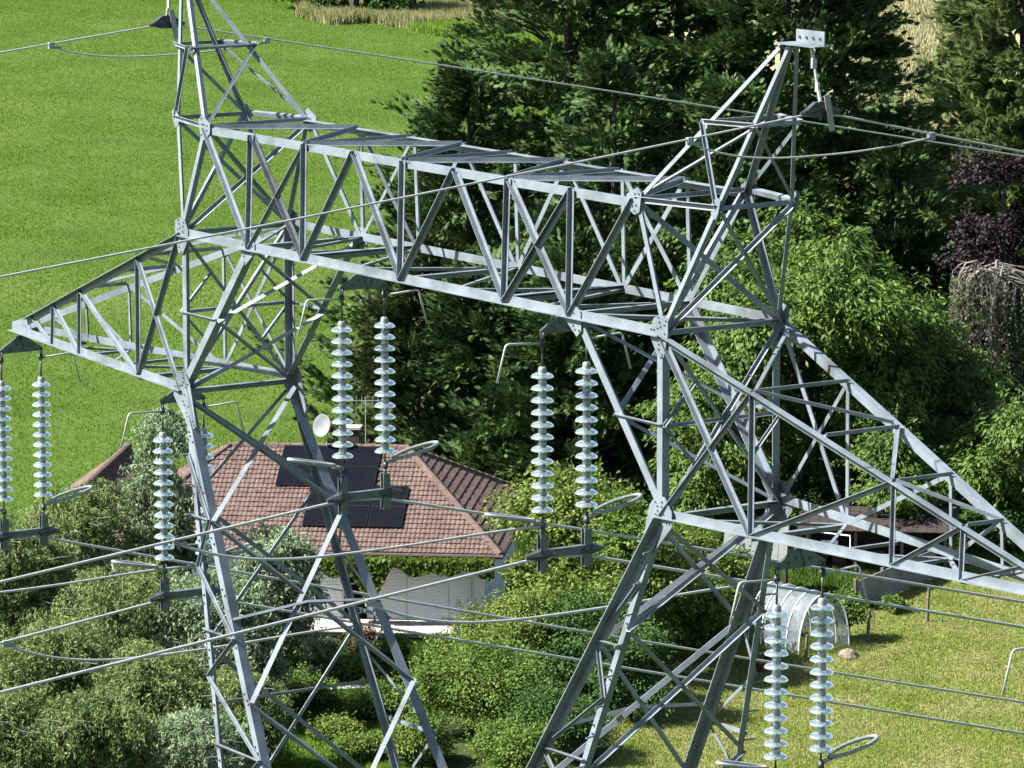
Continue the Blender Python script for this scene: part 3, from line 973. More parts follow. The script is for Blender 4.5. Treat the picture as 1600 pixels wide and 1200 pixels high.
def conifer(name, loc, h, rb, label, mat, nfan, group=None, seed=1, zlo=0.3, fan=(0.42, 0.044), power=0.85, up=0.35, irr=0.25, top=0.0):
    """tiers of boughs carrying flat feathery sprays that point out and up"""
    rng = np.random.default_rng(seed)
    root = empty(name, tuple(loc), label, 'tree', group)
    nfan = int(nfan * 1.55)
    nb = max(50, int(nfan / 125))
    t = rng.uniform(0, 1, nb) ** 1.15            # height fraction, more boughs low down
    az = rng.uniform(0, 2 * np.pi, nb)
    zb = zlo + t * (h - zlo) * .985
    R = rb * ((1 - t) ** power) * (1 + rng.normal(0, irr, nb)).clip(.45, 1.5) + .25 + top * (1 - t) * 0
    Vs = []
    K = 6
    nt = nfan // K
    fi = rng.integers(0, nb, nt)
    q = 1 - rng.uniform(0, 1, nt) ** 1.6 * .85         # along the bough
    r = R[fi] * q
    rise = up * r * (r / (rb + .1)) * .7 - .10 * r
    wig = rng.normal(0, .11, nt) * r ** .5 + rng.normal(0, .10, nt)
    ca, sa = np.cos(az[fi]), np.sin(az[fi])
    C0 = np.stack([ca * r - sa * wig * 1.6, sa * r + ca * wig * 1.6, zb[fi] + rise + rng.normal(0, .07, nt) - np.abs(wig) * .4], 1)
    bz = rng.uniform(.15, .9, nb)[fi]
    ax0 = unit_rows(np.stack([ca, sa, bz], 1) + rng.normal(0, .24, (nt, 3)))
    tl = rng.uniform(.55, 1.25, nt)                     # plume length
    kk = np.tile(np.arange(K), nt) / (K - 1)
    rp_ = lambda v: np.repeat(v, K, 0)
    C = rp_(C0) + rp_(ax0) * (kk * rp_(tl))[:, None] + rng.normal(0, .05, (nt * K, 3)) - np.array([0, 0, .12]) * (kk * kk)[:, None]
    out = unit_rows(rp_(ax0) + rng.normal(0, .24, (nt * K, 3)))
    nfan = nt * K
    # each spray: a stem of slender leaflets spread like a feather
    nn = unit_rows(np.cross(out, np.cross(np.tile([0, 0, 1.], (nfan, 1)), out)) + rng.normal(0, .75, (nfan, 3)))
    sd = unit_rows(np.cross(nn, out))
    size = fan[0] * rng.uniform(.7, 1.25, nfan) * (1.15 - .55 * kk)
    for a in (-1.0, -.72, -.45, -.2, .2, .45, .72, 1.0, 0.0):
        ang = a * .62
        ax = out * math.cos(ang) + sd * math.sin(ang) - nn * .18 * abs(a)
        ln = size * (1.0 - .35 * abs(a))
        st = C + out * (size * (.18 * (1 - abs(a))))[:, None]
        Vs.append(cards(st + ax * (ln * .45)[:, None], ax, nn + sd * a * .5, ln, np.full(nfan, fan[1]) * rng.uniform(.7, 1.3, nfan), .3))
    np_mesh('crown', np.concatenate(Vs), 4, mat, root)
    mb = MB(); trunk_mesh(mb, h * .96, h * .016 + .05, limbs=30, spread=rb * .75, rng=rng, start=.08)
    mb.build('trunk', 'bark', root)
    return root


M['bark'] = noise_mat('bark', (0.05, 0.04, 0.03), (0.12, 0.095, 0.07), 6, 0.95, 0, 0.6, 30)
M['deadwood'] = noise_mat('bleached_wood', (0.30, 0.26, 0.21), (0.48, 0.43, 0.36), 6, 0.9, 0, 0.4, 30)
M['cypress'] = leaf_mat('cypress_leaf', (0.044, 0.1155, 0.0374), (0.165, 0.275, 0.077), (0.264, 0.286, 0.066), 0.14, 0.5, 0.6, 0.3, 0.86)
M['cypress_old'] = leaf_mat('olive_cypress_leaf', (0.055, 0.10, 0.034), (0.17, 0.225, 0.07), (0.26, 0.20, 0.07), 0.12, 0.6, 0.6, 0.3, 0.84)
M['walnut'] = leaf_mat('walnut_leaf', (0.0749, 0.1645, 0.0321), (0.2458, 0.387, 0.0749), None, 0.33, 0.6, 0.45, 0.4)
M['bush'] = leaf_mat('light_bush_leaf', (0.1241, 0.2149, 0.0298), (0.3472, 0.4547, 0.0991), None, 0.33, 0.8, 0.5, 0.35)
M['bush_dark'] = leaf_mat('dark_bush_leaf', (0.0436, 0.1188, 0.0277), (0.1188, 0.2473, 0.0554), None, 0.25, 0.8, 0.5, 0.35)
M['bush_mid'] = leaf_mat('green_bush_leaf', (0.0989, 0.2068, 0.0287), (0.2605, 0.3863, 0.0754), (0.3954, 0.4492, 0.1079), 0.3, 0.8, 0.5, 0.35, 0.85)
M['willow'] = leaf_mat('willow_leaf', (0.145, 0.2392, 0.0725), (0.406, 0.5365, 0.1812), (0.58, 0.6235, 0.2755), 0.35, 0.7, 0.5, 0.35, 0.82)
M['silver'] = leaf_mat('silver_leaf', (0.174, 0.2828, 0.1232), (0.5365, 0.6815, 0.3915), None, 0.3, 1.0, 0.45, 0.4)
M['copper'] = leaf_mat('copper_leaf', (0.020, 0.014, 0.018), (0.062, 0.040, 0.050), None, 0.12, 0.9, 0.5, 0.35)
M['larch'] = leaf_mat('larch_leaf', (0.17, 0.245, 0.07), (0.40, 0.48, 0.18), None, 0.3, 0.6, 0.6, 0.25)
M['ivy'] = leaf_mat('ivy_leaf', (0.10, 0.11, 0.07), (0.27, 0.28, 0.20), (0.32, 0.28, 0.22), 0.2, 0.9, 0.5, 0.3, 0.85)
M['red_leaf'] = leaf_mat('russet_leaf', (0.16, 0.07, 0.05), (0.36, 0.15, 0.12), (0.16, 0.22, 0.06), 0.25, 0.9, 0.5, 0.3, 0.6)
M['vine'] = leaf_mat('vine_leaf', (0.0625, 0.15, 0.015), (0.1875, 0.2875, 0.0375), None, 0.35, 0.9, 0.5, 0.3)

G = 'dark conifers behind the house'
con = [  # px, d, h, rb, mat, nfan, label
    (890, 178, 22.0, 8.6, 'cypress', 30000, 'tall dark conifer behind the beam, its left edge standing against the meadow'),
    (1225, 176, 23.0, 8.6, 'cypress', 30000, 'tall dark conifer behind the right ear of the pylon'),
    (1060, 181, 24.0, 7.4, 'cypress', 22000, 'dark conifer standing between the two tallest, its top cut off by the picture'),
    (664, 162, 9.0, 2.9, 'cypress_old', 10000, 'low olive conifer right of the beam strings, reaching into the meadow'),
    (775, 160, 9.0, 3.6, 'cypress', 9000, 'bushy dark conifer just behind the right end of the house roof'),
    (905, 158, 9.6, 3.4, 'cypress', 9000, 'dark conifer seen between the strings left of the right fork leg'),
    (1010, 160, 9.5, 3.6, 'cypress', 8000, 'shaded conifer behind the right fork leg'),
    (735, 173, 14.0, 4.8, 'cypress', 14000, 'slim conifer at the left edge of the dark group beside the meadow'),
    (1140, 168, 14.0, 5.0, 'cypress', 14000, 'mid height conifer between the beam end and the big walnut'),
    (960, 169, 15.0, 5.0, 'cypress', 14000, 'mid height conifer seen through the right half of the beam'),
    (1312, 178, 18.0, 4.6, 'cypress', 14000, 'tall dark conifer at the right end of the dark group beside the pale field gap'),
    (1395, 172, 11.0, 4.0, 'cypress', 9000, 'dark conifer sloping down beside the purple tree'),
]
for i, (px, d, h, rb, mt_, nf, lab) in enumerate(con):
    conifer('conifer', gp(px, d), h, rb, lab, mt_, nf, G, seed=20 + i)

conifer('larch', gp(1592, 198), 19.0, 5.4, 'tall pale yellow green larch in the upper right corner', 'larch', 30000, None, seed=50, fan=(.6, .075), up=-.2, irr=.35, power=.6)
broadleaf('copper_plum', gp(1560, 167), zat(190, 167), 2.5, 2.4, 'dark purple leaved tree below the pale larch', 'tree', 'copper', 30000, (.17, .11), 30, seed=51)
broadleaf('walnut_tree', gp(1255, 156), zat(300, 156), 4.7, 4.3, 'large bright green walnut tree behind the right fork leg', 'tree', 'walnut', 62000, (.25, .10), 44, rl=1.45, zlo=.8, droop=.55, seed=52)
broadleaf('walnut_tree', gp(1420, 158), zat(470, 158), 3.2, 3.2, 'rounded green tree right of the big walnut, in front of the weeping grey brown tree', 'tree', 'walnut', 24000, (.24, .085), 24, rl=1.1, zlo=.5, droop=.55, seed=53)
broadleaf('walnut_tree', gp(1580, 152), zat(620, 152), 2.2, 2.2, 'small green tree at the right edge above the crossarm tip', 'tree', 'walnut', 16000, (.24, .085), 18, rl=.9, zlo=.3, droop=.55, seed=54)
broadleaf('walnut_tree', gp(1400, 149), zat(665, 149), 1.8, 1.7, 'low leafy tree behind the right crossarm, above the shed', 'tree', 'walnut', 9000, (.22, .08), 14, rl=.8, zlo=.3, droop=.5, seed=55)
broadleaf('walnut_tree', gp(1090, 151), zat(560, 151), 2.2, 2.2, 'green tree showing through the right fork leg', 'tree', 'walnut', 14000, (.23, .085), 18, rl=.95, zlo=.3, droop=.5, seed=56)

# dead tree wrapped in ivy
iv = empty('weeping_tree', tuple(gp(1553, 160)), 'weeping grey brown tree with bare bleached branches arching over its top', 'tree')
rng = np.random.default_rng(77)
hv = zat(425, 160)
C = []; A_ = []
R3, F3 = np.array([RH[0], RH[1], 0]), np.array([FH[0], FH[1], 0])
for k in range(330):
    u = rng.uniform(-.35, 1.0); dp = rng.normal(0, .55)
    tz = hv - .1 - 1.15 * max(u, 0) ** 1.5 - 1.2 * max(-u, 0) + rng.normal(0, .18)
    ln = rng.uniform(.6, 3.6) * (1 if rng.uniform() < .8 else .4); nl = int(ln * 22)
    p = R3 * (-.7 + u * 2.7) + F3 * dp + np.array([0, 0, tz])
    f = rng.uniform(0, 1, nl)
    sway = rng.normal(0, .10)
    C.append(p + np.outer(f * ln, np.array([0, 0, -1])) + np.outer(f * f * sway, R3) + rng.normal(0, .035, (nl, 3)))
C = np.concatenate(C); n = len(C)
np_mesh('hanging_foliage', cards(C, np.array([0, 0, -1.]) + rng.normal(0, .45, (n, 3)), rng.normal(0, .7, (n, 3)) - F3 * .8 + np.array([0, 0, .3]), rng.uniform(.09, .19, n), rng.uniform(.04, .08, n), .2), 4, 'ivy', iv)
mb = MB(); trunk_mesh(mb, hv + .4, .35, limbs=6, spread=1.0, rng=rng); mb.build('trunk', 'deadwood', iv)
mb = MB()
for k in range(22):
    a0 = R3 * (-.5 + rng.normal(0, .2)) + F3 * rng.normal(0, .3) + np.array([0, 0, hv - .25 + rng.uniform(-.2, .25)])
    sg = rng.uniform(.4, 2.3) if k % 4 else rng.uniform(-.8, -.2)
    dr = np.array([RH[0] * sg, RH[1] * sg, 0]) + rng.normal(0, .15, 3)
    p1 = a0 + dr * .35 + np.array([0, 0, .3]) + rng.normal(0, .06, 3); p2 = p1 + dr * .5 + np.array([0, 0, -.05 - .1 * abs(sg)]) + rng.normal(0, .08, 3)
    p3 = p2 + dr * .4 + np.array([0, 0, -.4 * rng.uniform(.4, 1.6)]) + rng.normal(0, .08, 3); p4 = p3 + dr * .15 + np.array([0, 0, -.6 * rng.uniform(.4, 1.4)])
    r_ = rng.uniform(.5, 1)
    mb.tube([a0, p1, p2, p3, p4], [.055 * r_, .045 * r_, .032 * r_, .02 * r_, .008], 6)
    q = p2 + np.array([dr[0] * .2, dr[1] * .2, rng.uniform(-.5, .3)]); mb.tube([p1, (p1 + q) / 2 + rng.normal(0, .08, 3), q], [.025, .018, .006], 5)
mb.build('bare_branch', 'deadwood', iv)

# willows at the lower left: long hanging twigs of narrow leaves
def willow(loc, h, r, label, mat, n, seed, leaf=(.13, .03), nb=34, group=None, dense=1.0):
    rng = np.random.default_rng(seed)
    root = empty('willow_tree', tuple(loc), label, 'tree', group)
    B = blobs(rng, h, r, r, .2, nb, r * .33)
    Vs = []
    per = n // nb
    for bx, by, bz, br in B:
        ns = max(4, per // 16)
        td = unit_rows(rng.normal(0, 1, (ns, 3))); td[:, 2] = np.abs(td[:, 2]) - .15
        base = np.array([bx, by, bz]) + td * br * rng.uniform(.25, 1.25, ns)[:, None]
        dirv = unit_rows(td + rng.normal(0, .45, (ns, 3)) + np.array([0, 0, .15]))
        ln = rng.uniform(.35, .95, ns) * br ** .5
        for k in range(16):
            f = k / 15
            C = base + dirv * (ln * f)[:, None] + np.array([0, 0, -1]) * (ln * f * f * .75)[:, None] + rng.normal(0, .045, (ns, 3))
            A = dirv * (1 - f) + np.array([0, 0, -.9]) * f + rng.normal(0, .5, (ns, 3))
            N = unit_rows(rng.normal(0, .8, (ns, 3)) + np.array([0, 0, .6]) + td * .4)
            Vs.append(cards(C, A, N, leaf[0] * rng.uniform(.7, 1.3, ns), leaf[1] * rng.uniform(.7, 1.3, ns), .2))
    np_mesh('crown', np.concatenate(Vs), 4, mat, root)
    mb = MB(); trunk_mesh(mb, h * .86, h * .02 + .04, limbs=22, spread=r * .95, rng=rng, start=.15); mb.build('trunk', 'deadwood', root)
    for k in range(4):
        e = rng.uniform(-1, 1); z = h * rng.uniform(.45, .95)
        p = np.array([-FH[0], -FH[1], 0]) * r * rng.uniform(.7, .95) + np.array([RH[0], RH[1], 0]) * r * e * .8 + np.array([0, 0, z])
        dr = np.array([RH[0], RH[1], 0]) * rng.choice([-1, 1]) * rng.uniform(.3, .7)
        mb = MB(); mb.tube([p, p + dr * .5 + np.array([0, 0, .1 * rng.uniform(-1, 1)]), p + dr + np.array([0, 0, .2 * rng.uniform(-1, .6)])], [.016, .012, .005], 5)
        mb.tube([p + dr * .5, p + dr * .8 + np.array([0, 0, -.15])], [.01, .004], 5); mb.build('dead_twig', 'deadwood', root)
    return root


GW = 'willows at the lower left'
wl = [(262, 132.5, zat(620, 132.5), 1.25, 'silver', 42000, (.16, .05), 'slender silvery leaved tree rising behind the strings left of the fork, before the roof'),
      (425, 131.5, zat(800, 131.5), 1.35, 'silver', 46000, (.16, .05), 'pale leafy tree behind the left fork leg beside the house'),
      (125, 131, zat(745, 131), 2.0, 'willow', 60000, (.15, .04), 'grey green willow below the far left strings'),
      (10, 128, zat(800, 128), 2.1, 'willow', 60000, (.15, .04), 'willow at the left edge with pale dead twigs'),
      (195, 126.5, zat(865, 126.5), 2.2, 'willow', 70000, (.14, .038), 'wide dense willow in the lower left, in front of the others'),
      (350, 126, zat(880, 126), 1.75, 'silver', 56000, (.15, .046), 'silver grey bush willow between the legs of the left fork'),
      (60, 122.5, zat(960, 122.5), 2.0, 'willow', 56000, (.14, .038), 'dark willow in the bottom left corner'),
      (240, 121.5, zat(1000, 121.5), 1.8, 'willow', 50000, (.14, .038), 'low willow at the bottom edge left of the fork legs'),
      (385, 120.5, zat(1040, 120.5), 1.2, 'willow', 30000, (.14, .038), 'young willow at the bottom edge behind the left fork leg')]
wl += [(20, 118.5, zat(1080, 118.5), 1.5, 'willow', 40000, (.14, .038), 'low willow at the very bottom left corner, nearest of all'),
       (150, 118, zat(1090, 118), 1.6, 'willow', 42000, (.14, .038), 'low willow at the bottom edge, second from the left corner'),
       (310, 118, zat(1110, 118), 1.3, 'silver', 34000, (.14, .042), 'silvery low bush willow at the bottom edge by the outer left leg')]
for i, (px, d, h, r, mt_, n_, lf, lab) in enumerate(wl):
    willow(gp(px, d), h, r, lab, mt_, n_, 90 + i, lf, group=GW)

# shrubs and small trees round the house
sh = [  # px, d, top py, radius m, mat, leaves, leaf size, name, label
    (890, 134.5, 735, 2.3, 'bush', 34000, (.16, .085), 'fruit_tree', 'light green fruit tree right of the house under the strings'),
    (985, 131.5, 770, 1.7, 'bush_mid', 22000, (.15, .08), 'fruit_tree', 'green fruit tree left of the right fork leg'),
    (775, 131.5, 925, 1.15, 'bush', 14000, (.11, .06), 'shrub', 'bright yellow green shrub in front of the white shutters'),
    (835, 129.5, 910, 1.3, 'bush', 16000, (.11, .06), 'shrub', 'light green shrub left of the dark round one'),
    (925, 128.5, 935, 1.6, 'bush_dark', 20000, (.11, .065), 'shrub', 'dark green round shrub below the fruit trees'),
    (690, 128.5, 975, .8, 'bush_mid', 8000, (.1, .055), 'shrub', 'small dark shrub beside the terrace edge'),
    (745, 124.5, 1010, 2.1, 'bush_mid', 34000, (.10, .055), 'shrub', 'broad rounded green shrub at the bottom between the two fork legs'),
    (645, 121.5, 1120, 1.0, 'bush_mid', 12000, (.10, .05), 'shrub', 'low green shrub at the bottom edge behind the left fork'),
    (545, 131.5, 1040, .9, 'bush_mid', 6000, (.1, .05), 'shrub', 'low green shrub below the terrace steps'),
    (875, 122, 1080, 1.35, 'bush_dark', 16000, (.1, .055), 'shrub', 'dark shrub at the bottom edge left of the right fork'),
    (1065, 138, 810, 2.1, 'bush', 28000, (.15, .08), 'fruit_tree', 'leafy light green tree seen through the right fork braces'),
    (1085, 134, 895, 1.6, 'bush_mid', 18000, (.13, .07), 'shrub', 'shaded green shrub behind the right fork legs beside the tunnel'),
    (985, 126.5, 960, 1.3, 'bush_dark', 16000, (.11, .06), 'shrub', 'dark shrub behind the lower right fork leg'),
    (1150, 139, 880, 1.0, 'bush', 7000, (.13, .07), 'shrub', 'pale green shrub under the translucent lean-to roof'),
    (1325, 137, 925, .62, 'bush_mid', 5000, (.12, .06), 'shrub', 'small green shrub right beside the plastic tunnel'),
    (560, 122, 1165, .7, 'bush_mid', 8000, (.1, .05), 'shrub', 'small green shrub at the bottom edge under the inner left leg'),
    (805, 119.5, 1130, 1.1, 'bush_mid', 14000, (.1, .055), 'shrub', 'green shrub at the bottom edge between the forks, right of the broad one'),
    (1210, 150, 830, 1.5, 'bush_dark', 14000, (.14, .08), 'shrub', 'dark bush behind the lean-to roof'),
    (1310, 156, 770, 2.0, 'bush_dark', 20000, (.16, .09), 'shrub', 'dark bush under the big walnut behind the red shed roof'),
    (1450, 156, 760, 2.2, 'bush_dark', 20000, (.16, .09), 'shrub', 'dark bush behind the right end of the shed'),
    (1120, 142, 860, 1.3, 'bush_mid', 14000, (.14, .075), 'shrub', 'green bush left of the lean-to roof'),
    (1560, 151, 800, 1.4, 'bush_dark', 12000, (.16, .09), 'shrub', 'dark bush at the right edge below the small green tree'),
    (470, 128.5, 1060, .95, 'bush_mid', 12000, (.1, .05), 'shrub', 'green shrub between the inner legs of the left fork'),
    (590, 126.5, 1075, .8, 'bush_mid', 9000, (.1, .05), 'shrub', 'rounded green shrub seen right of the inner left legs, beside the small lawn'),
    (520, 124, 1140, .7, 'bush', 8000, (.1, .05), 'shrub', 'light green shrub on the small lawn near the bottom edge'),
    (565, 134.5, 985, .5, 'red_leaf', 4500, (.09, .05), 'shrub', 'russet leaved shrub in front of the terrace edge'),
    (500, 134, 995, .55, 'silver', 4500, (.09, .04), 'shrub', 'grey leaved shrub at the left end of the terrace edge'),
    (620, 133.5, 995, .55, 'bush_mid', 5000, (.09, .05), 'shrub', 'green shrub before the right part of the terrace edge'),
    (1395, 141, 935, .4, 'bush_mid', 2200, (.12, .05), 'shrub', 'tuft of green weeds in front of the grey fence panels'),
]
for i, (px, d, pt, r, mt_, n_, lf, nm_, lab) in enumerate(sh):
    h = max(.5, zat(pt, d))
    broadleaf(nm_, gp(px, d), h, r, r, lab, 'tree' if nm_ == 'fruit_tree' else 'shrub', mt_, n_, lf, nb=26 if r > 1.2 else 16, rl=r * .42, zlo=.05, droop=.25, seed=120 + i, r0=.05)

# trees at the far edge of the meadow, only their trunks in view
for i, (px, lab) in enumerate(((555, 'far tree at the top edge above the meadow, left one of the two trunks'), (576, 'far tree at the top edge above the meadow, right one of the two trunks'))):
    broadleaf('field_tree', gp(px, 372 + i * 2), 9, 3.4, 3.0, lab, 'tree', 'bush_dark', 6000, (.5, .3), 16, zlo=1.7, seed=150 + i, r0=.42)
for i, (px, d, h, r, mt_, lab) in enumerate(((520, 374, 2.6, 2.6, 'bush_dark', 'dark hedge shrub under the far trees at the top edge'), (610, 371, 2.2, 3.0, 'bush_dark', 'dark low shrub in the tall grass at the top edge'), (470, 380, 2.2, 3.0, 'bush_mid', 'lighter hedge shrub at the top edge left of the far trees'))):
    broadleaf('hedge_shrub', gp(px, d), h, r, 1.6, lab, 'shrub', mt_, 3500, (.4, .24), 12, rl=.9, zlo=.0, seed=160 + i, r0=.1)


# ------------------------------------------------------------------ house
M['tile'] = noise_mat('clay_tile', (0.175, 0.118, 0.100), (0.245, 0.168, 0.142), 1.6, 0.85, 0, 0.15, 40, c3=(0.145, 0.097, 0.087), scale2=4.5, spec=0.2)
M['white'] = noise_mat('white_render', (0.74, 0.75, 0.76), (0.82, 0.82, 0.82), 1.5, 0.8, spec=0.2, alb=0.95)
M['panel'] = noise_mat('solar_cell', (0.006, 0.008, 0.016), (0.010, 0.011, 0.016), 3, 0.5, spec=0.05)
M['panel_frame'] = noise_mat('black_frame', (0.009, 0.009, 0.013), (0.012, 0.012, 0.016), 5, 0.4)
M['dark_wood'] = noise_mat('dark_wood', (0.05, 0.035, 0.028), (0.10, 0.07, 0.05), 5, 0.85)
M['dark_wall'] = noise_mat('dark_gable', (0.035, 0.04, 0.055), (0.06, 0.065, 0.08), 3, 0.8)  # dark blue-grey tone over the whole wing gable wall
M['stone'] = noise_mat('pale_stone', (0.62, 0.57, 0.52), (0.74, 0.70, 0.66), 3, 0.85, c3=(0.5, 0.44, 0.38), scale2=5)
M['gutter'] = noise_mat('brown_gutter', (0.10, 0.06, 0.05), (0.15, 0.09, 0.075), 4, 0.6)
M['brick'] = noise_mat('red_brick', (0.22, 0.09, 0.06), (0.33, 0.15, 0.10), 6, 0.9)
M['red_metal'] = noise_mat('rusty_red_sheet', (0.035, 0.022, 0.019), (0.06, 0.034, 0.028), 2.2, 0.7, 0, 0.2, 12, c3=(0.04, 0.03, 0.03), scale2=2)
M['grey_board'] = noise_mat('grey_board', (0.24, 0.26, 0.27), (0.33, 0.35, 0.36), 3, 0.7, c3=(0.18, 0.2, 0.2), scale2=1.4)
M['post'] = noise_mat('weathered_post', (0.16, 0.13, 0.09), (0.28, 0.23, 0.16), 6, 0.9)
M['terracotta'] = noise_mat('terracotta', (0.42, 0.16, 0.08), (0.52, 0.22, 0.11), 5, 0.8)
M['rock'] = noise_mat('tan_rock', (0.22, 0.18, 0.13), (0.33, 0.28, 0.2), 6, 0.9, 0, 0.4, 20)

TH = math.radians(6)
hx = RH * math.cos(TH) - FH * math.sin(TH)          # along the facade
house = empty('tiled_house', tuple(gp(757, 138.4)), 'house with a hipped brown tile roof, black solar panels and white shutters', 'house', rz=math.atan2(hx[1], hx[0]))
EZ, RZ, OV, DY = 2.5, 4.86, 0.55, 9.0
XL, XR = -11.6, 0.0                                  # wall ends along the facade
RX0, RX1 = -8.6, -2.95                               # ridge ends


def tiles(parent, e0, e1, r0, r1, name='roof'):
    """rows of curved clay tiles on the plane eave e0-e1 (left to right) up to the ridge r0-r1"""
    e0, e1, r0, r1 = (np.asarray(a, float) for a in (e0, e1, r0, r1))
    u = unit(e1 - e0); L = np.linalg.norm(e1 - e0)
    up = r0 - e0; up = up - u * (up @ u); H = np.linalg.norm(up); up = unit(up); n = np.cross(u, up)
    i0 = (r0 - e0) @ u; i1 = (e1 - r1) @ u
    c = 0.25; col = 0.145; V = []; rows = int(math.ceil(H / c))
    for j in range(rows):
        a, b = j * c, min((j + 1) * c + .05, H)
        f = (a + c / 2) / H
        x0, x1 = i0 * f, L - i1 * f
        k0, k1 = int(math.floor(x0 / (col / 4))), int(math.ceil(x1 / (col / 4)))
        xs = np.arange(k0, k1 + 1) * (col / 4)
        xs = xs[(xs >= x0 - .02) & (xs <= x1 + .02)]
        if len(xs) < 2: continue
        jit = np.repeat(RNG.normal(0, .004, len(xs) // 4 + 2), 4)[:len(xs)]
        wv = .022 * np.abs(np.sin(np.pi * xs / col)) ** .8 + jit
        lo_ = e0 + np.outer(xs, u) + up * a + np.outer(wv + .040, n)
        hi_ = e0 + np.outer(xs, u) + up * b + np.outer(wv + .006, n)
        und = e0 + np.outer(xs, u) + up * (a + .015) + np.outer(wv + .005, n)
        V.append(np.stack([lo_[:-1], lo_[1:], hi_[1:], hi_[:-1]], 1))
        V.append(np.stack([und[:-1], und[1:], lo_[1:], lo_[:-1]], 1))
    return np_mesh(name, np.concatenate(V), 4, 'tile', parent)


def ridge_row(mb, a, b, r=0.12):
    a = np.asarray(a, float); b = np.asarray(b, float); L = np.linalg.norm(b - a); n = max(2, int(L / .36))
    for k in range(n):
        p = a + (b - a) * (k / n); q = a + (b - a) * ((k + 1.12) / n)
        mb.tube([p, q], [r * .9, r * 1.08], 8)


mb = MB()
mb.box(((XL + XR) / 2, DY / 2, EZ / 2 + .05), XR - XL, DY, EZ + .1)
wall = mb.build('wall', 'white', house)
EL, ER = XL - OV, XR + OV
A, B_, C_, D_ = (EL, -OV, EZ), (ER, -OV, EZ), (ER, DY + OV, EZ), (EL, DY + OV, EZ)
R0, R1 = (RX0, DY / 2, RZ), (RX1, DY / 2, RZ)
mb = MB()      # boarded underside of the roof
mb.add([A, B_, C_, D_, R0, R1], [(3, 2, 1, 0), (0, 1, 5, 4), (1, 2, 5), (2, 3, 4, 5), (3, 0, 4)])
roof = mb.build('roof', 'dark_wood', house)
tiles(roof, A, B_, R0, R1, 'front_tiles'); tiles(roof, B_, C_, R1, R1, 'hip_tiles'); tiles(roof, D_, A, R0, R0, 'hip_tiles'); tiles(roof, C_, D_, R1, R0, 'rear_tiles')
mb = MB(); ridge_row(mb, R0, R1)
for p, r in ((A, R0), (B_, R1), (C_, R1), (D_, R0)): ridge_row(mb, p, r)
mb.build('ridge_tiles', 'tile', roof)
mb = MB(); mb.tube([(EL, -OV - .06, EZ - .05), (ER + .06, -OV - .06, EZ - .05), (ER + .06, DY + OV, EZ - .05)], .07, 8); mb.build('gutter', 'gutter', house)
# shutters and doors of the facade
for x0, x1 in ((-1.06, -.42), (-2.36, -1.12), (-3.5, -2.42), (-5.6, -4.4)):
    mb = MB()
    mb.box(((x0 + x1) / 2, -.03, 1.12), x1 - x0, .05, 2.1)
    for k in range(20):
        mb.box(((x0 + x1) / 2, -.062, .14 + k * .1), x1 - x0 - .12, .02, .075)
    mb.build('roller_shutter', 'white', house)
mb = MB(); mb.box((-4.0, -.02, .85), .7, .03, 1.5); mb.build('window', 'panel', house)
# solar panels on the front slope
sl = unit(np.array([0, DY / 2 + OV, RZ - EZ])); nr = np.array([0, -sl[2], sl[1]])
def on_roof(x, v): return np.array([x, -OV, EZ]) + sl * v + nr * .10
Ls = np.linalg.norm(np.array([0, DY / 2 + OV, RZ - EZ]))
px2x = lambda px: (px - 757) / 51.0 - .2
for (pa, pb, v0) in ((418, 521, Ls - 2.25), (523, 577, Ls - 2.25), (418, 521, Ls - 1.16), (523, 577, Ls - 1.16), (475, 577, Ls - 4.35), (579, 633, Ls - 4.35), (475, 577, Ls - 3.28), (579, 633, Ls - 3.28)):
    xa, xb = px2x(pa), px2x(pb)
    mb = MB(); mb.box(on_roof((xa + xb) / 2, v0 + .53), xb - xa - .005, 1.065, .04, (XP, sl, nr))
    p = mb.build('solar_panel', 'panel_frame', house)
    mb = MB(); mb.box(on_roof((xa + xb) / 2, v0 + .53) + nr * .021, xb - xa - .05, 1.01, .006, (XP, sl, nr)); mb.build('cells', 'panel', p)
# left wing with a dark gable towards us
g0, g1 = -15.1, -11.0
gm = (g0 + g1) / 2 + .3
mb = MB(); mb.prism([(g0 + .5, 1.8, 0), (g1, 1.8, 0), (g1, 1.8, 2.4), (gm, 1.8, 3.75), (g0 + .5, 1.8, 2.4)], np.array([0, 6.5, 0])); mb.build('gable_wall', 'dark_wall', house)
tiles(house, (g0, 9, 2.3), (g0, 1.2, 2.3), (gm, 9, 3.95), (gm, 1.2, 3.95), 'wing_roof')
tiles(house, (g1 + .3, 1.2, 2.4), (g1 + .3, 9, 2.4), (gm, 1.2, 3.95), (gm, 9, 3.95), 'wing_roof')
mb = MB(); ridge_row(mb, (gm, 1.2, 3.97), (gm, 9, 3.97)); ridge_row(mb, (g0, 1.2, 2.34), (gm, 1.2, 3.97), .09); mb.build('ridge_tiles', 'tile', house)
# chimney, dish, aerial
cxp = px2x(521)
mb = MB(); mb.box((cxp, DY / 2 + .7, RZ + .0), .55, .5, 1.0); ch = mb.build('chimney', 'dark_wood', roof)
mb = MB(); mb.box((cxp, DY / 2 + .7, RZ + .53), .65, .6, .07); mb.build('chimney_cap', 'stone', roof)
dx_ = px2x(482)
mb = MB(); mb.tube([(dx_ + .1, DY / 2 - .1, RZ - .2), (dx_ + .1, DY / 2 - .1, RZ + .75)], .025, 8); mb.build('dish_mast', 'alu', house)
mb = MB(); mb.lathe([(0.0, .0), (.15, .012), (.3, .05), (.42, .1), (.43, .1), (.31, .035), (.15, -.01), (0, -.02)], (0, 0, 0), 24)
dish = mb.build('satellite_dish', 'grey_board', house, True); dish.location = (dx_, DY / 2 - .25, RZ + .72); dish.rotation_euler = (math.radians(72), 0, math.radians(-28)); dish.scale = (.78, .86, .8)
ax_ = px2x(548)
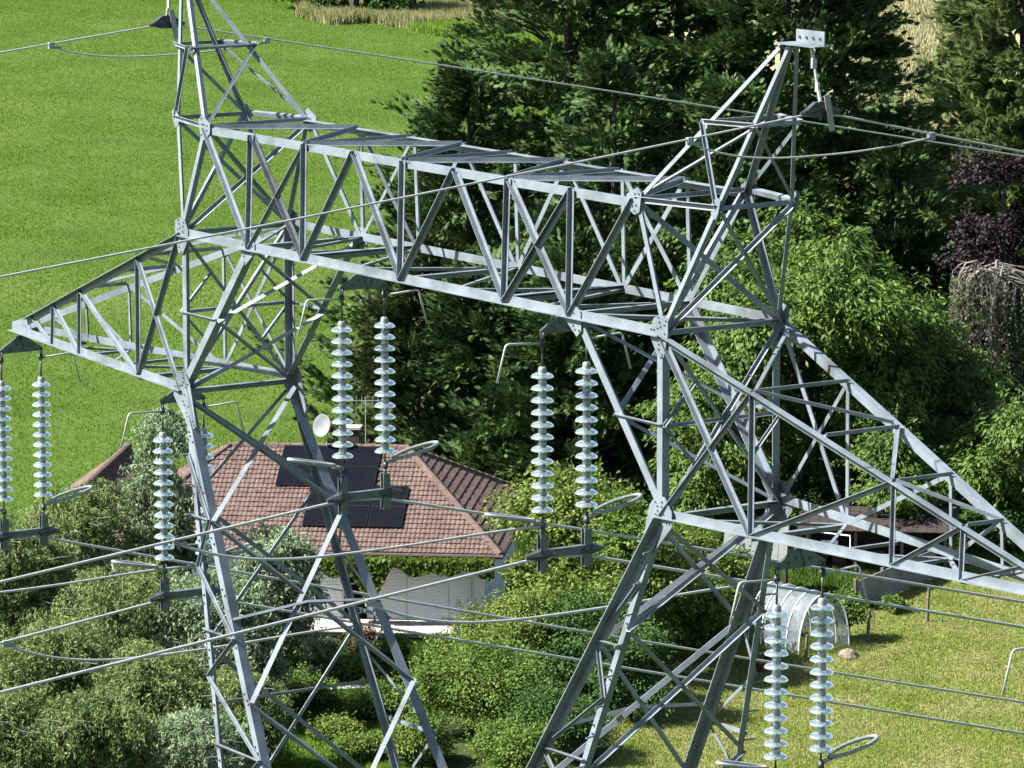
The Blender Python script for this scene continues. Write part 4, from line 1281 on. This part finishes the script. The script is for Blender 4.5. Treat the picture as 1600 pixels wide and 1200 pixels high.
mb = MB(); mb.tube([(ax_, DY / 2 + .2, RZ - .1), (ax_, DY / 2 + .2, RZ + 1.6)], .012, 6); mb.tube([(ax_ - .85, DY / 2 + .2, RZ + 1.45), (ax_ + .45, DY / 2 + .4, RZ + 1.45)], .008, 6)
for k in range(8): mb.tube([(ax_ - .8 + k * .17, DY / 2 + .2, RZ + 1.3), (ax_ - .8 + k * .17, DY / 2 + .22, RZ + 1.62)], .006, 5)
mb.build('roof_aerial', 'alu', house)

# climbing vine along the eave
vn = empty('climbing_vine', tuple(gp(640, 138.0)), 'green vine hanging along the eave above the white shutters', 'plant', rz=math.atan2(hx[1], hx[0]))
rng = np.random.default_rng(5); n = 9000
xs = rng.uniform(-3.2, 2.6, n); drop = .30 + .18 * np.sin(xs * 2.3) + .12 * np.sin(xs * 5.1 + 1) + 1.0 * np.exp(-((xs + 1.1) / .5) ** 2) + .35 * np.exp(-((xs - 2.2) / .5) ** 2)
C = np.stack([xs, rng.uniform(-.75, -.25, n) + .1, 2.42 - drop * rng.uniform(0, 1, n) ** 1.1], 1)
np_mesh('leaves', cards(C, np.stack([rng.normal(0, .4, n), rng.normal(0, .3, n) - .2, -np.ones(n)], 1), np.stack([rng.normal(0, .3, n), -np.ones(n), rng.uniform(.2, 1, n)], 1), rng.uniform(.09, .19, n), rng.uniform(.07, .13, n), .15), 4, 'vine', vn)
mb = MB(); mb.tube([(-3.2, -.3, 2.3), (-1.5, -.32, 2.34), (0, -.3, 2.28), (1.3, -.32, 2.33), (2.6, -.3, 2.3)], .03, 6); mb.tube([(-1.1, -.3, 2.3), (-1.1, -.2, 1.2), (-1.05, -.1, 0)], .035, 6); mb.build('stems', 'bark', vn)

# terrace and steps in front of the house
def gbox(name, x0, x1, y0, y1, z0, z1, mat, parent=None):
    mb = MB(); mb.box(((x0 + x1) / 2, (y0 + y1) / 2, (z0 + z1) / 2), x1 - x0, y1 - y0, z1 - z0); return mb.build(name, mat, parent)
tr = empty('terrace', tuple(gp(757, 138.4)), 'pale stone terrace before the house with a brown slatted edge', 'terrace', rz=math.atan2(hx[1], hx[0]))
gbox('slab', -6.6, -.5, -2.1, -.06, .22, .34, 'stone', tr)
mb = MB()
for k in range(34): mb.box((-6.5 + k * .18, -2.06, .11), .14, .05, .21)
mb.build('edge_slats', 'dark_wood', tr)
mb = MB(); mb.tube([(-6.6, -2.12, .33), (-.5, -2.12, .33)], .03, 6); mb.build('edge_rail', 'red_metal', tr)
for k, (px, d, lab) in enumerate(((540, 130.6, 'pale stone step slab in the grass below the terrace, the nearer one'), (500, 132.4, 'pale stone step slab nearest the terrace edge'))):
    o = gbox('step_slab', -.75, .75, -.55, .55, 0, .12, 'stone'); o.location = gp(px, d, .01); o.rotation_euler.z = math.atan2(RH[1], RH[0]) + .2; tag(o, lab, 'slab', 'stone steps')

# ------------------------------------------------------------------ garden corner on the right
mt, nt, b = new_mat('clear_film'); M['film'] = mt
b.inputs['Base Color'].default_value = (0.13, 0.155, 0.17, 1); b.inputs['Roughness'].default_value = .5; b.inputs['Specular IOR Level'].default_value = .35
tp_ = nt.nodes.new('ShaderNodeBsdfTransparent'); tp_.inputs[0].default_value = (.9, .95, .96, 1)
geo = nt.nodes.new('ShaderNodeNewGeometry'); nz = nt.nodes.new('ShaderNodeTexNoise'); nz.inputs['Scale'].default_value = 5; nz.inputs['Detail'].default_value = 5
nt.links.new(geo.outputs['Position'], nz.inputs['Vector'])
rp = nt.nodes.new('ShaderNodeMapRange'); rp.inputs[1].default_value = .35; rp.inputs[2].default_value = .65; rp.inputs[3].default_value = .36; rp.inputs[4].default_value = .5; nt.links.new(nz.outputs['Fac'], rp.inputs[0])
bp = nt.nodes.new('ShaderNodeBump'); bp.inputs['Strength'].default_value = .25; bp.inputs['Distance'].default_value = .08; nt.links.new(nz.outputs['Fac'], bp.inputs['Height']); nt.links.new(bp.outputs[0], b.inputs['Normal'])
ms = nt.nodes.new('ShaderNodeMixShader'); nt.links.new(rp.outputs[0], ms.inputs[0]); nt.links.new(b.outputs[0], ms.inputs[1]); nt.links.new(tp_.outputs[0], ms.inputs[2]); nt.links.new(ms.outputs[0], nt.nodes['Material Output'].inputs[0])

tn = empty('plastic_tunnel', tuple(gp(1247, 136.4)), 'small clear plastic garden tunnel with white hoops', 'tunnel', rz=math.atan2(RH[1], RH[0]) + math.radians(38))
TL, TR, TT = 2.3, 1.0, 1.75        # length, half width, height; axis along local y
V = []; rng = np.random.default_rng(3)
ny, na = 24, 28
def tunp(i, j, k=0.0):
    t = j / na * math.pi; y = -TL / 2 + TL * i / ny
    sag = -.035 * abs(math.sin(i / ny * 4 * math.pi)) 
    return np.array([math.cos(t) * (TR + sag + k), y, (math.sin(t) ** .85 if j not in (0, na) else 0) * (TT + sag + k)])
q = [[tunp(i, j) + rng.normal(0, .008, 3) for j in range(na + 1)] for i in range(ny + 1)]
for i in range(ny):
    for j in range(na): V.append([q[i][j], q[i + 1][j], q[i + 1][j + 1], q[i][j + 1]])
np_mesh('film_cover', np.array(V), 4, 'film', tn)
mb = MB(); e = [tunp(ny, j) for j in range(na + 1)]; mb.add(e, [list(range(na + 1))]); mb.build('end_sheet', 'film', tn)
for i in (0, 6, 12, 18, 24):
    mb = MB(); mb.tube([tunp(i, j, .012) for j in range(na + 1)], .022, 6); mb.build('hoop', 'white', tn)

sd = empty('garden_shed', tuple(gp(1370, 147)), 'dark open garden shed with a brown sheet roof behind the right crossarm', 'shed', rz=math.atan2(RH[1], RH[0]) - .12)
sd.scale = (1, 1, .74)
mb = MB()
mb.box((0, 1.9, 1.05), 4.6, .08, 2.1); mb.box((-2.28, 1.0, 1.0), .08, 1.8, 2.0); mb.box((2.28, 1.0, 1.0), .08, 1.8, 2.0); mb.build('wall', 'dark_wood', sd)
mb = MB()
for k in range(32): mb.box((-2.5 + k * .161, .85, 2.25 + (.012 if k % 2 else 0)), .17, 2.7, .03, (XP, unit((0, 1, .16)), unit((0, -.16, 1))))
mb.build('roof', 'red_metal', sd)
for x in (-2.2, -.7, .8, 2.2):
    mb = MB(); mb.box((x, -.2, 1.0), .1, .1, 2.05); mb.build('post', 'post', sd)
mb = MB()
for k in range(7): mb.box((-1.9 + k * .62, 1.2 - .1 * (k % 3), .3 + .1 * (k % 2)), .45, .5, .6 + .2 * (k % 2))
mb.build('stored_crates', 'brick', sd)
mb = MB(); mb.box((-1.55, -.15, 1.3), .55, .06, .45); mb.build('white_board', 'white', sd)
mb = MB(); mb.tube([(-2.1, -.3, 1.95), (-.85, -.75, 1.9)], .03, 6); mb.tube([(-.85, -.75, 1.9), (-.85, -.75, 1.25)], .02, 6); mb.lathe([(0, 1.27), (.05, 1.26), (.17, 1.17), (.17, 1.14), (0, 1.14)], (-.85, -.75, 0), 16); mb.build('bracket_lamp', 'white', sd)

ln = empty('lean_to_roof', tuple(gp(1180, 143.5)), 'grey corrugated translucent lean-to roof beside the shed', 'lean-to', rz=math.atan2(RH[1], RH[0]) - .1)
M['sheet'] = noise_mat('grey_sheet', (0.22, 0.24, 0.23), (0.32, 0.34, 0.32), 2, 0.5, c3=(0.25, 0.24, 0.2), scale2=2)
mb = MB()
for k in range(14): mb.box((-.95 + k * .145, 0, 1.75 + (.014 if k % 2 else 0)), .15, 2.0, .02, (XP, unit((0, 1, .45)), unit((0, -.45, 1))))
mb.build('roof_sheet', 'sheet', ln)
for x, y, z in ((-.9, -.85, 1.35), (.95, -.85, 1.35), (-.9, .85, 2.1), (.95, .85, 2.1)):
    mb = MB(); mb.box((x, y, z / 2), .08, .08, z); mb.build('post', 'post', ln)

p0, p1 = gp(1338, 141.2), gp(1462, 146.5)
dv = unit(p1 - p0); Lf = np.linalg.norm(p1 - p0)
fc = empty('board_fence', tuple(p0), 'low fence of wide grey horizontal boards right of the plastic tunnel', 'fence', rz=math.atan2(dv[1], dv[0]))
mb = MB()
for k in range(4): mb.box((Lf / 2, 0, .15 + k * .235), Lf, .04, .22)
mb.build('boards', 'grey_board', fc)
for k in range(4):
    mb = MB(); mb.box((Lf * k / 3, .06, .52), .09, .09, 1.04); mb.build('post', 'post', fc)
for px, d, h, lab in ((1355, 136.6, 1.05, 'thin weathered wooden post in the lawn right of the plastic tunnel'), (1448, 139.6, 1.1, 'weathered wooden post in front of the grey boards, farthest to the right'), (1258, 134.4, .75, 'short leaning stake in front of the plastic tunnel')):
    mb = MB(); mb.tube([(0, 0, -.05), (.02, .01, h * .5), (.05, .02, h)], [.055, .05, .045], 8); o = mb.build('wooden_post', 'post'); o.location = gp(px, d); tag(o, lab, 'post', 'posts round the tunnel')
mb = MB(); rng = np.random.default_rng(9); prof = []
for i in range(7):
    t = i / 6 * math.pi / 2
    prof.append((.36 * math.cos(t) + .001, .27 * math.sin(t)))
mb.lathe([(.34, -.05)] + prof, (0, 0, 0), 11)
mb.v = [(x * rng.uniform(.85, 1.15), y * rng.uniform(.7, .95), z * rng.uniform(.85, 1.12)) for x, y, z in mb.v]
o = mb.build('tan_boulder', 'rock'); o.location = gp(1325, 134.6); tag(o, 'tan boulder on the lawn at the tunnel corner', 'rock')
for px, d, lab in ((1190, 132.6, 'larger terracotta pot in the shade left of the strings'), (1203, 133.6, 'smaller terracotta pot behind the larger one')):
    mb = MB(); mb.lathe([(0, 0), (.14, 0), (.2, .3), (.23, .3), (.23, .36), (.19, .36), (.17, .3), (0, .28)], (0, 0, 0), 16); o = mb.build('flower_pot', 'terracotta', None, True); o.location = gp(px, d); tag(o, lab, 'pot', 'terracotta pots')
